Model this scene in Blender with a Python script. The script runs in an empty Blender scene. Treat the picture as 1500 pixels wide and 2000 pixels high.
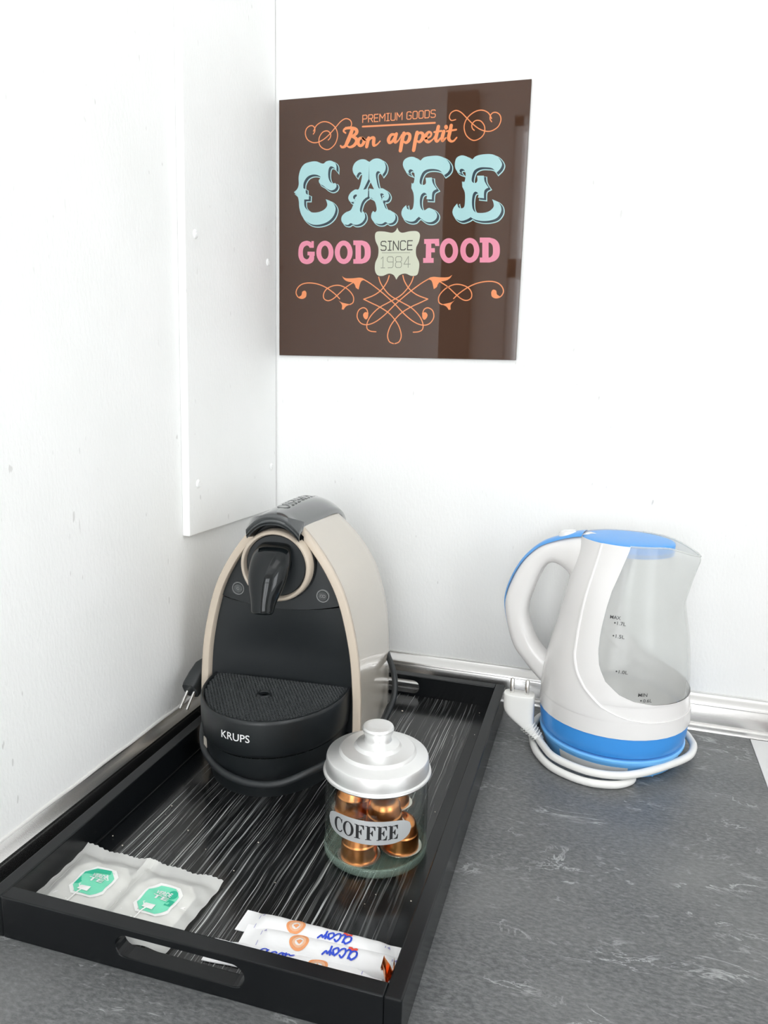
import bpy, bmesh, math, random
from mathutils import Vector, Matrix
SC = bpy.context.scene
COL = SC.collection
PI = math.pi
random.seed(7)

# ------------------------------------------------------------------ camera
F_PX, CAM = 1466.62596, Vector((0.42114, -0.9004, 0.40199))
YAW, PITCH, ROLL = -0.29194, -0.1879, 0.02541
def camera():
    cy, sy, cp, sp = math.cos(YAW), math.sin(YAW), math.cos(PITCH), math.sin(PITCH)
    f = Vector((sy * cp, cy * cp, sp)); r = Vector((cy, -sy, 0)); u = r.cross(f)
    cr, sr = math.cos(ROLL), math.sin(ROLL)
    r2, u2 = r * cr + u * sr, u * cr - r * sr
    cam = bpy.data.cameras.new('camera'); o = bpy.data.objects.new('camera', cam); COL.objects.link(o)
    o.matrix_world = Matrix(((r2.x, u2.x, -f.x, CAM.x), (r2.y, u2.y, -f.y, CAM.y), (r2.z, u2.z, -f.z, CAM.z), (0, 0, 0, 1)))
    cam.sensor_fit = 'HORIZONTAL'; cam.sensor_width = 36; cam.lens = F_PX * 36 / 1500
    cam.clip_start = 0.01
    SC.camera = o
camera()
# ------------------------------------------------------------------ world, lamps, exposure
w = bpy.data.worlds.new('world'); SC.world = w; w.use_nodes = True
w.node_tree.nodes['Background'].inputs[0].default_value = (0.95, 0.98, 1.0, 1)
w.node_tree.nodes['Background'].inputs[1].default_value = 11.5
def area(name, loc, size, power, color=(1, 1, 1), rot=(0, 0, 0), sy=None):
    l = bpy.data.lights.new(name, 'AREA'); l.size = size; l.energy = power; l.color = color
    if sy: l.shape = 'RECTANGLE'; l.size_y = sy
    o = bpy.data.objects.new(name, l); COL.objects.link(o); o.location = loc; o.rotation_euler = rot
    return o
area('ceiling_lamp', (0.65, -0.85, 1.585), 0.6, 3)
WX0, WX1, WZ0, WZ1, WY = 0.015, 0.78, 0.0, 1.27, -1.9      # daylight window in the rear wall
p = area('window_portal', ((WX0 + WX1) / 2, WY - 0.02, (WZ0 + WZ1) / 2), WX1 - WX0, 1, rot=(PI / 2, 0, 0), sy=WZ1 - WZ0)
p.data.cycles.is_portal = True
XR, W2Y0, W2Y1, W2Z0, W2Z1 = 1.45, -1.55, -0.85, 0.1, 1.1       # unseen fill window added in the right wall to brighten the left wall
p = area('window_portal', (XR + 0.02, (W2Y0 + W2Y1) / 2, (W2Z0 + W2Z1) / 2), W2Z1 - W2Z0, 1, rot=(0, PI / 2, 0), sy=W2Y1 - W2Y0)
p.data.cycles.is_portal = True
SC.view_settings.view_transform = 'Standard'
SC.view_settings.look = 'None'
SC.view_settings.gamma = 1
SC.view_settings.use_curve_mapping = False
SC.view_settings.exposure = -0.96

# ------------------------------------------------------------------ materials
def mat(name, color, rough=0.5, metal=0.0, coat=0.0, spec=0.5, bump=None, **kw):
    m = bpy.data.materials.new(name); m.use_nodes = True
    n = m.node_tree.nodes; b = n['Principled BSDF']
    b.inputs['Base Color'].default_value = (*color, 1); b.inputs['Roughness'].default_value = rough
    b.inputs['Metallic'].default_value = metal; b.inputs['Coat Weight'].default_value = coat
    b.inputs['Specular IOR Level'].default_value = spec
    for k, v in kw.items(): b.inputs[k.replace('_', ' ')].default_value = v
    if bump:
        sc, st, det = bump
        t = n.new('ShaderNodeTexCoord'); x = n.new('ShaderNodeTexNoise'); x.inputs['Scale'].default_value = sc; x.inputs['Detail'].default_value = det
        bm = n.new('ShaderNodeBump'); bm.inputs['Strength'].default_value = st; bm.inputs['Distance'].default_value = 0.001
        m.node_tree.links.new(t.outputs['Object'], x.inputs['Vector']); m.node_tree.links.new(x.outputs['Fac'], bm.inputs['Height'])
        m.node_tree.links.new(bm.outputs['Normal'], b.inputs['Normal'])
    return m
def nodes(m): return m.node_tree.nodes, m.node_tree.links, m.node_tree.nodes['Principled BSDF']
def noise(n, l, vec, scale, detail=4, rough=0.5, dist=0.0):
    x = n.new('ShaderNodeTexNoise'); x.inputs['Scale'].default_value = scale; x.inputs['Detail'].default_value = detail
    x.inputs['Roughness'].default_value = rough; x.inputs['Distortion'].default_value = dist
    l.new(vec, x.inputs['Vector']); return x.outputs['Fac']
def ramp(n, l, fac, stops):
    r = n.new('ShaderNodeValToRGB'); e = r.color_ramp.elements
    while len(e) < len(stops): e.new(0.5)
    for k, (p, c) in enumerate(stops):
        e[k].position = p; e[k].color = (*c, 1) if isinstance(c, tuple) else (c, c, c, 1)
    l.new(fac, r.inputs['Fac']); return r.outputs['Color']
def mapping(n, l, scale=(1, 1, 1), rot=(0, 0, 0), coord='Object'):
    t = n.new('ShaderNodeTexCoord'); m = n.new('ShaderNodeMapping')
    m.inputs['Scale'].default_value = scale; m.inputs['Rotation'].default_value = rot
    l.new(t.outputs[coord], m.inputs['Vector']); return m.outputs['Vector']
def mixc(n, l, fac, a, b):
    m = n.new('ShaderNodeMix'); m.data_type = 'RGBA'
    for s, v in ((0, fac), (6, a), (7, b)):
        if hasattr(v, 'is_linked'): l.new(v, m.inputs[s])
        elif s == 0: m.inputs[s].default_value = v
        else: m.inputs[s].default_value = (*v, 1)
    return m.outputs[2]
def mth(n, l, op, a, b=None):
    m = n.new('ShaderNodeMath'); m.operation = op
    for s, v in ((0, a), (1, b)):
        if v is None: continue
        if hasattr(v, 'is_linked'): l.new(v, m.inputs[s])
        else: m.inputs[s].default_value = v
    return m.outputs[0]

def wall_paint():
    m = mat('wall_paint', (0.85, 0.855, 0.845), 0.55); n, l, b = nodes(m)
    v = mapping(n, l)
    big = noise(n, l, v, 9, 3); fine = noise(n, l, mapping(n, l, (60, 60, 25)), 6, 4)
    col = ramp(n, l, big, [(0.3, (0.90, 0.905, 0.893)), (0.7, (0.935, 0.937, 0.93))])
    # sparse scuffs: thin vertical marks where two noises peak together
    sp = noise(n, l, mapping(n, l, (230, 230, 60)), 1.0, 1); area_ = noise(n, l, v, 14, 2)
    k = mth(n, l, 'MULTIPLY', ramp(n, l, sp, [(0.735, 0.0), (0.77, 1.0)]), ramp(n, l, area_, [(0.5, 0.0), (0.62, 1.0)]))
    l.new(mixc(n, l, mth(n, l, 'MULTIPLY', k, 0.45), col, (0.42, 0.41, 0.39)), b.inputs['Base Color'])
    bm = n.new('ShaderNodeBump'); bm.inputs['Strength'].default_value = 0.25; bm.inputs['Distance'].default_value = 0.0012
    l.new(mth(n, l, 'ADD', fine, mth(n, l, 'MULTIPLY', big, 2.0)), bm.inputs['Height']); l.new(bm.outputs['Normal'], b.inputs['Normal'])
    return m
def slate():
    m = mat('slate_laminate', (0.06, 0.064, 0.066), 0.34); n, l, b = nodes(m)
    v = mapping(n, l, (1, 1.9, 1), (0, 0, -0.35))
    cloud = noise(n, l, v, 7, 6, 0.6, 0.6); grit = noise(n, l, mapping(n, l, (1, 2.2, 1), (0, 0, -0.3)), 190, 5, 0.7)
    base = ramp(n, l, cloud, [(0.3, (0.066, 0.070, 0.073)), (0.55, (0.105, 0.108, 0.109)), (0.75, (0.15, 0.152, 0.152))])
    g = ramp(n, l, grit, [(0.40, 0.0), (0.66, 1.0)])
    c1 = mixc(n, l, mth(n, l, 'MULTIPLY', g, 0.75), base, (0.22, 0.225, 0.225))
    # pale cleft marks: thin ridges of a warped noise, only in patches
    r = noise(n, l, mapping(n, l, (1, 2.4, 1), (0, 0, -0.45)), 11, 8, 0.62, 1.4)
    ridge = mth(n, l, 'ABSOLUTE', mth(n, l, 'SUBTRACT', r, 0.5))
    line = ramp(n, l, ridge, [(0.0, 1.0), (0.016, 0.0)])
    patch = ramp(n, l, noise(n, l, v, 13, 3), [(0.52, 0.0), (0.66, 1.0)])
    flake = ramp(n, l, noise(n, l, mapping(n, l, (1, 3.2, 1), (0, 0, -0.5)), 75, 3, 0.55, 0.8), [(0.61, 0.0), (0.70, 1.0)])
    k = mth(n, l, 'MAXIMUM', mth(n, l, 'MULTIPLY', line, patch), mth(n, l, 'MULTIPLY', flake, ramp(n, l, noise(n, l, v, 9, 4), [(0.5, 0.0), (0.7, 0.8)])))
    c2 = mixc(n, l, mth(n, l, 'MULTIPLY', k, 0.75), c1, (0.55, 0.56, 0.56))
    l.new(c2, b.inputs['Base Color'])
    bm = n.new('ShaderNodeBump'); bm.inputs['Strength'].default_value = 0.35; bm.inputs['Distance'].default_value = 0.0008
    l.new(mth(n, l, 'ADD', grit, k), bm.inputs['Height']); l.new(bm.outputs['Normal'], b.inputs['Normal'])
    return m
def streaks():
    m = mat('streaked_black', (0.01, 0.01, 0.011), 0.16); n, l, b = nodes(m)
    wob = n.new('ShaderNodeTexCoord'); sep = n.new('ShaderNodeSeparateXYZ'); l.new(wob.outputs['Object'], sep.inputs[0])
    # slow sideways drift of the lines along their length
    d = noise(n, l, mapping(n, l, (14, 12, 1)), 1.0, 2)
    x = mth(n, l, 'ADD', sep.outputs['X'], mth(n, l, 'MULTIPLY', d, 0.0045))
    cb = n.new('ShaderNodeCombineXYZ'); l.new(mth(n, l, 'MULTIPLY', x, 640), cb.inputs[0]); l.new(mth(n, l, 'MULTIPLY', sep.outputs['Y'], 4.5), cb.inputs[1])
    a1 = noise(n, l, cb.outputs[0], 1.0, 2, 0.6)
    cb2 = n.new('ShaderNodeCombineXYZ'); l.new(mth(n, l, 'MULTIPLY', x, 420), cb2.inputs[0]); l.new(mth(n, l, 'MULTIPLY', sep.outputs['Y'], 7), cb2.inputs[1]); cb2.inputs[2].default_value = 4
    a2 = noise(n, l, cb2.outputs[0], 1.0, 3, 0.65)
    s1 = ramp(n, l, a1, [(0.60, 0.0), (0.665, 1.0)]); s2 = ramp(n, l, a2, [(0.52, 0.0), (0.72, 0.8)])
    k = mth(n, l, 'MAXIMUM', mth(n, l, 'MULTIPLY', s1, 0.9), mth(n, l, 'MULTIPLY', s2, 0.33))
    l.new(mixc(n, l, k, (0.008, 0.0085, 0.009), (0.52, 0.53, 0.52)), b.inputs['Base Color'])
    return m
def brushed(name, color, rough, scale=(3, 900, 900), strength=0.06):
    m = mat(name, color, rough, 1.0); n, l, b = nodes(m)
    f = noise(n, l, mapping(n, l, scale), 1.0, 3)
    bm = n.new('ShaderNodeBump'); bm.inputs['Strength'].default_value = strength; bm.inputs['Distance'].default_value = 0.0005
    l.new(f, bm.inputs['Height']); l.new(bm.outputs['Normal'], b.inputs['Normal'])
    return m
def translucent(name, color, fac, rough, tint=(1, 1, 1), spec=0.5):
    m = mat(name, color, rough, spec=spec); n, l, b = nodes(m)
    t = n.new('ShaderNodeBsdfTransparent'); t.inputs[0].default_value = (*tint, 1)
    mx = n.new('ShaderNodeMixShader'); mx.inputs[0].default_value = fac
    l.new(t.outputs[0], mx.inputs[1]); l.new(b.outputs[0], mx.inputs[2]); l.new(mx.outputs[0], n['Material Output'].inputs['Surface'])
    return m
def thin_glass(name, tint):
    m = mat(name, tint, 0.02); n, l, b = nodes(m)
    t = n.new('ShaderNodeBsdfTransparent'); t.inputs[0].default_value = (*tint, 1)
    g = n.new('ShaderNodeBsdfGlossy'); g.inputs['Roughness'].default_value = 0.015
    f = n.new('ShaderNodeLayerWeight'); f.inputs['Blend'].default_value = 0.5
    k = mth(n, l, 'ADD', mth(n, l, 'MULTIPLY', mth(n, l, 'POWER', f.outputs['Facing'], 4.0), 0.75), 0.04)      # mirror-like only at grazing angles
    mx = n.new('ShaderNodeMixShader'); l.new(k, mx.inputs[0]); l.new(t.outputs[0], mx.inputs[1]); l.new(g.outputs[0], mx.inputs[2])
    l.new(mx.outputs[0], n['Material Output'].inputs['Surface']); n.remove(b)
    return m
M = dict(
    wall=wall_paint(), slate=slate(), streak=streaks(),
    alu=brushed('brushed_aluminium', (0.66, 0.65, 0.64), 0.26),
    lid_alu=brushed('spun_aluminium', (0.86, 0.86, 0.855), 0.42, (400, 400, 30), 0.1),
    caulk=mat('caulk', (0.72, 0.71, 0.69), 0.5),
    steel=mat('steel', (0.75, 0.74, 0.72), 0.15, 1.0),
    dark_top=mat('dark_red_worktop', (0.10, 0.05, 0.045), 0.3),
    joint=mat('pale_joint_strip', (0.74, 0.74, 0.73), 0.35),
    lacquer=mat('black_lacquer', (0.006, 0.007, 0.008), 0.22, spec=0.32),
    lacquer_top=mat('black_lacquer_worn', (0.016, 0.017, 0.018), 0.33),
    beige=mat('beige_gloss', (0.58, 0.53, 0.46), 0.2, coat=0.6),
    beige_trim=mat('beige_trim', (0.60, 0.515, 0.42), 0.3),
    black=mat('black_plastic', (0.010, 0.0125, 0.014), 0.40, bump=(900, 0.04, 2)),
    black_soft=mat('black_matt_plastic', (0.014, 0.017, 0.019), 0.46, bump=(1200, 0.06, 2)),
    piano=mat('black_gloss_plastic', (0.005, 0.007, 0.008), 0.09, spec=0.4),
    hood=mat('dark_gloss_hood', (0.055, 0.06, 0.062), 0.16, coat=0.8),
    cord=mat('black_rubber', (0.02, 0.023, 0.025), 0.45),
    print_white=mat('white_print', (0.85, 0.85, 0.85), 0.5),
    grid=mat('drip_grid_plastic', (0.055, 0.060, 0.062), 0.3), print_dim=mat('dim_print', (0.22, 0.225, 0.225), 0.35), print_grey=mat('grey_print', (0.30, 0.31, 0.31), 0.5),
    white=mat('white_plastic', (0.84, 0.825, 0.815), 0.22, coat=0.3),
    white_cord=mat('white_pvc', (0.82, 0.815, 0.79), 0.35),
    blue=mat('blue_plastic', (0.055, 0.32, 0.82), 0.28),
    blue_light=mat('light_blue_plastic', (0.16, 0.48, 0.90), 0.3),
    blue_lid=mat('blue_lid_plastic', (0.06, 0.34, 0.82), 0.3),
    tank=translucent('clear_plastic_tank', (0.80, 0.81, 0.795), 0.36, 0.10, (0.96, 0.97, 0.96)),
    ink=mat('black_ink', (0.02, 0.02, 0.022), 0.5),
    pane=translucent('window_pane', (0.9, 0.9, 0.9), 0.05, 0.02),
    glass=thin_glass('clear_glass', (0.955, 0.975, 0.962)), glass_base=translucent('thick_glass_base', (0.50, 0.66, 0.57), 0.22, 0.05, (0.94, 0.985, 0.955), 0.8),
    copper=mat('copper_foil', (0.83, 0.33, 0.12), 0.28, 1.0, bump=(160, 0.10, 2)),
    rim=mat('pale_foil_rim', (0.86, 0.80, 0.74), 0.25, 0.9),
    plate=mat('silver_label', (0.62, 0.64, 0.65), 0.32, 0.35),
    sign=mat('brown_glass', (0.062, 0.030, 0.018), 0.02, spec=0.55),
    sign_edge=mat('sign_edge', (0.02, 0.012, 0.008), 0.1),
    a_blue=mat('pale_blue_print', (0.365, 0.585, 0.60), 0.12), a_navy=mat('navy_print', (0.025, 0.045, 0.06), 0.12),
    a_pink=mat('pink_print', (0.72, 0.25, 0.345), 0.12), a_orange=mat('orange_print', (0.78, 0.265, 0.105), 0.12),
    a_cream=mat('cream_print', (0.55, 0.57, 0.45), 0.12), a_dark=mat('dark_print', (0.05, 0.045, 0.04), 0.12),
    a_grey=mat('grey_green_print', (0.24, 0.25, 0.20), 0.12), a_brown=mat('brown_print', (0.040, 0.021, 0.014), 0.05),
    glassine=translucent('glassine', (0.93, 0.93, 0.90), 0.58, 0.3, (0.97, 0.97, 0.95)),
    bag=mat('tea_bag_paper', (0.92, 0.91, 0.89), 0.7, bump=(300, 0.1, 2)),
    mint=mat('mint_tag', (0.20, 0.74, 0.50), 0.5), green=mat('green_tag_edge', (0.02, 0.46, 0.28), 0.5),
    paper=mat('white_paper', (0.93, 0.925, 0.93), 0.45, bump=(70, 0.12, 3)),
    p_blue=mat('blue_ink', (0.02, 0.07, 0.62), 0.5), p_orange=mat('orange_ink', (0.88, 0.36, 0.15), 0.5), p_red=mat('red_ink', (0.85, 0.09, 0.06), 0.5),
    p_pale=mat('pale_orange_ink', (0.90, 0.52, 0.32), 0.5), p_lilac=mat('lilac_ink', (0.36, 0.34, 0.62), 0.5),
    crumb=mat('crumb', (0.75, 0.68, 0.58), 0.8), floor=mat('floor_tile', (0.6, 0.59, 0.57), 0.4), ceil=mat('ceiling_white', (0.92, 0.92, 0.91), 0.8),
    door=mat('dark_wood_door', (0.05, 0.032, 0.024), 0.4), grey_wall=mat('grey_wall', (0.42, 0.40, 0.38), 0.7), cabinet=mat('white_cabinet', (0.85, 0.85, 0.84), 0.3),
    cab_base=mat('cabinet_front', (0.6, 0.6, 0.58), 0.4),
)

# ------------------------------------------------------------------ geometry helpers
class MB:
    def __init__(s): s.v = []; s.f = []
    def add(s, vs, fs):
        o = len(s.v); s.v += [tuple(v) for v in vs]; s.f += [tuple(i + o for i in f) for f in fs]; return s
    def box(s, x0, x1, y0, y1, z0, z1):
        return s.add([(x0, y0, z0), (x1, y0, z0), (x1, y1, z0), (x0, y1, z0), (x0, y0, z1), (x1, y0, z1), (x1, y1, z1), (x0, y1, z1)],
                     [(3, 2, 1, 0), (4, 5, 6, 7), (0, 1, 5, 4), (1, 2, 6, 5), (2, 3, 7, 6), (3, 0, 4, 7)])
    def grid(s, rows, close_u=False, close_v=False):
        nr, nc = len(rows), len(rows[0]); fs = []
        for i in range(nr if close_v else nr - 1):
            for j in range(nc if close_u else nc - 1):
                a, b = i, (i + 1) % nr; c, d = j, (j + 1) % nc
                fs.append((a * nc + c, a * nc + d, b * nc + d, b * nc + c))
        return s.add([p for r in rows for p in r], fs)
    def fan(s, ring, rev=False):
        n = len(ring); c = [sum(p[k] for p in ring) / n for k in range(3)]
        return s.add(list(ring) + [c], [((i + 1) % n, i, n) if rev else (i, (i + 1) % n, n) for i in range(n)])
    def lathe(s, prof, seg=64, cx=0, cy=0, a0=0.0):
        return s.grid([[(cx + r * math.cos(a0 + 2 * PI * k / seg), cy + r * math.sin(a0 + 2 * PI * k / seg), z) for k in range(seg)] for r, z in prof], close_u=True)
    def tube(s, pts, rad, seg=12, cap=True):
        P = [Vector(p) for p in pts]; n = len(P); rows = []; up = Vector((0.13, 0.21, 0.97))
        for i in range(n):
            t = (P[min(i + 1, n - 1)] - P[max(i - 1, 0)]).normalized()
            a = t.cross(up)
            if a.length < 1e-4: a = t.cross(Vector((1, 0, 0)))
            a.normalize(); b = t.cross(a); up = b * -1 if b.dot(up) < 0 else b
            a = t.cross(up).normalized(); b = a.cross(t)
            r = rad[i] if isinstance(rad, (list, tuple)) else rad
            rows.append([tuple(P[i] + a * r * math.cos(2 * PI * k / seg) + b * r * math.sin(2 * PI * k / seg)) for k in range(seg)])
        s.grid(rows, close_u=True)
        if cap: s.fan(rows[0]); s.fan(rows[-1], True)
        return s
    def map(s, fn): s.v = [tuple(fn(*v)) for v in s.v]; return s
    def make(s, name, m, parent=None, smooth=True, bevel=0, angle=0.7, fix=True, seg=2):
        me = bpy.data.meshes.new(name); me.from_pydata(s.v, [], s.f)
        bm = bmesh.new(); bm.from_mesh(me)
        if fix:
            bmesh.ops.remove_doubles(bm, verts=bm.verts, dist=1e-6); bmesh.ops.recalc_face_normals(bm, faces=bm.faces)
        bm.to_mesh(me); bm.free()
        o = bpy.data.objects.new(name, me); COL.objects.link(o); o.data.materials.append(m)
        if parent: o.parent = parent
        if smooth:
            for p in me.polygons: p.use_smooth = True
            me.set_sharp_from_angle(angle=angle)
        if bevel:
            md = o.modifiers.new('bevel', 'BEVEL'); md.width = bevel; md.segments = seg; md.limit_method = 'ANGLE'; md.angle_limit = 0.6
        return o
def cr(pts, n=8, closed=False):
    """Catmull-Rom through points of any dimension"""
    P = [tuple(p) for p in pts]; m = len(P); out = []
    for i in range(m if closed else m - 1):
        g = (lambda k: P[k % m]) if closed else (lambda k: P[max(0, min(m - 1, k))])
        a, b, c, d = g(i - 1), g(i), g(i + 1), g(i + 2)
        for k in range(n):
            t = k / n
            out.append(tuple(0.5 * (2 * b[q] + (c[q] - a[q]) * t + (2 * a[q] - 5 * b[q] + 4 * c[q] - d[q]) * t * t + (3 * b[q] - a[q] - 3 * c[q] + d[q]) * t ** 3) for q in range(len(b))))
    if not closed: out.append(P[-1])
    return out
def contour(pts, n=5):
    """closed outline; a third value of 1 marks a sharp corner"""
    m = len(pts); sharp = [len(p) > 2 and p[2] == 1 for p in pts]; P = [(p[0], p[1]) for p in pts]; out = []
    for i in range(m):
        b, c = P[i], P[(i + 1) % m]
        a = b if sharp[i] else P[i - 1]; d = c if sharp[(i + 1) % m] else P[(i + 2) % m]
        if sharp[i] and sharp[(i + 1) % m]: out.append(b); continue
        for k in range(n):
            t = k / n
            out.append(tuple(0.5 * (2 * b[q] + (c[q] - a[q]) * t + (2 * a[q] - 5 * b[q] + 4 * c[q] - d[q]) * t * t + (3 * b[q] - a[q] - 3 * c[q] + d[q]) * t ** 3) for q in (0, 1)))
    return out
def filled(contours, extrude=0.0, offset=0.0):
    """flat filled outline (holes even-odd) -> MB in the XY plane"""
    cu = bpy.data.curves.new('outline', 'CURVE'); cu.dimensions = '2D'; cu.fill_mode = 'BOTH'; cu.extrude = extrude; cu.offset = offset
    for c in contours:
        sp = cu.splines.new('POLY'); sp.points.add(len(c) - 1); sp.use_cyclic_u = True
        for q, p in zip(sp.points, c): q.co = (p[0], p[1], 0, 1)
    o = bpy.data.objects.new('outline', cu); me = bpy.data.meshes.new_from_object(o)
    b = MB().add([v.co[:] for v in me.vertices], [tuple(p.vertices) for p in me.polygons])
    bpy.data.objects.remove(o); bpy.data.curves.remove(cu); bpy.data.meshes.remove(me)
    return b
def text(s, height, width=None, offset=0.0, shear=0.0):
    """letters set in the built-in face, scaled to a cap height and width, lower left corner at the origin"""
    cu = bpy.data.curves.new('letters', 'FONT'); cu.body = s; cu.size = 1; cu.offset = offset; cu.shear = shear; cu.resolution_u = 3
    o = bpy.data.objects.new('letters', cu); me = bpy.data.meshes.new_from_object(o)
    b = MB().add([v.co[:] for v in me.vertices], [tuple(p.vertices) for p in me.polygons])
    bpy.data.objects.remove(o); bpy.data.curves.remove(cu); bpy.data.meshes.remove(me)
    xs = [v[0] for v in b.v]; ys = [v[1] for v in b.v]; x0, x1, y0, y1 = min(xs), max(xs), min(ys), max(ys)
    sy = height / (y1 - y0); sx = width / (x1 - x0) if width else sy
    return b.map(lambda x, y, z: ((x - x0) * sx, (y - y0) * sy, 0))
def ribbon(pts, width, n=8, caps=True):
    """flat brush stroke in the XY plane; points may carry their own width as a third value"""
    q = cr([(p[0], p[1], p[2] if len(p) > 2 else width) for p in pts], n) if len(pts) > 2 else [(p[0], p[1], p[2] if len(p) > 2 else width) for p in pts]
    b = MB(); L = []
    for i, p in enumerate(q):
        a, c = q[max(0, i - 1)], q[min(len(q) - 1, i + 1)]; dx, dy = c[0] - a[0], c[1] - a[1]; d = math.hypot(dx, dy) or 1
        L.append((p, -dy / d * p[2] / 2, dx / d * p[2] / 2))
    b.grid([[(p[0] + x, p[1] + y, 0), (p[0] - x, p[1] - y, 0)] for p, x, y in L])
    if caps:
        for (p, x, y), sg in ((L[0], 1), (L[-1], -1)):
            a0 = math.atan2(y, x); r = p[2] / 2
            b.fan([(p[0] + r * math.cos(a0 + sg * PI * k / 6), p[1] + r * math.sin(a0 + sg * PI * k / 6), 0) for k in range(7)])
    return b
def smoothstep(a, b, x):
    t = max(0.0, min(1.0, (x - a) / (b - a))); return t * t * (3 - 2 * t)
def lerp_table(t, x):
    if x <= t[0][0]: return t[0][1]
    for (a, fa), (b, fb) in zip(t, t[1:]):
        if x <= b: return fa + (fb - fa) * (x - a) / (b - a)
    return t[-1][1]
def tag(o, label=None, cat=None, group=None, kind=None):
    for k, v in (('label', label), ('category', cat), ('group', group), ('kind', kind)):
        if v: o[k] = v
    return o
def thing(name, label, cat, loc=(0, 0, 0), rotz=0.0, group=None):
    o = bpy.data.objects.new(name, None); COL.objects.link(o); o.location = loc; o.rotation_euler = (0, 0, rotz); o.empty_display_size = 0.02
    return tag(o, label, cat, group)
def copy_tree(o, parent=None):
    c = o.copy(); COL.objects.link(c)
    if parent: c.parent = parent
    for ch in list(o.children): copy_tree(ch, c)
    return c

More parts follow.
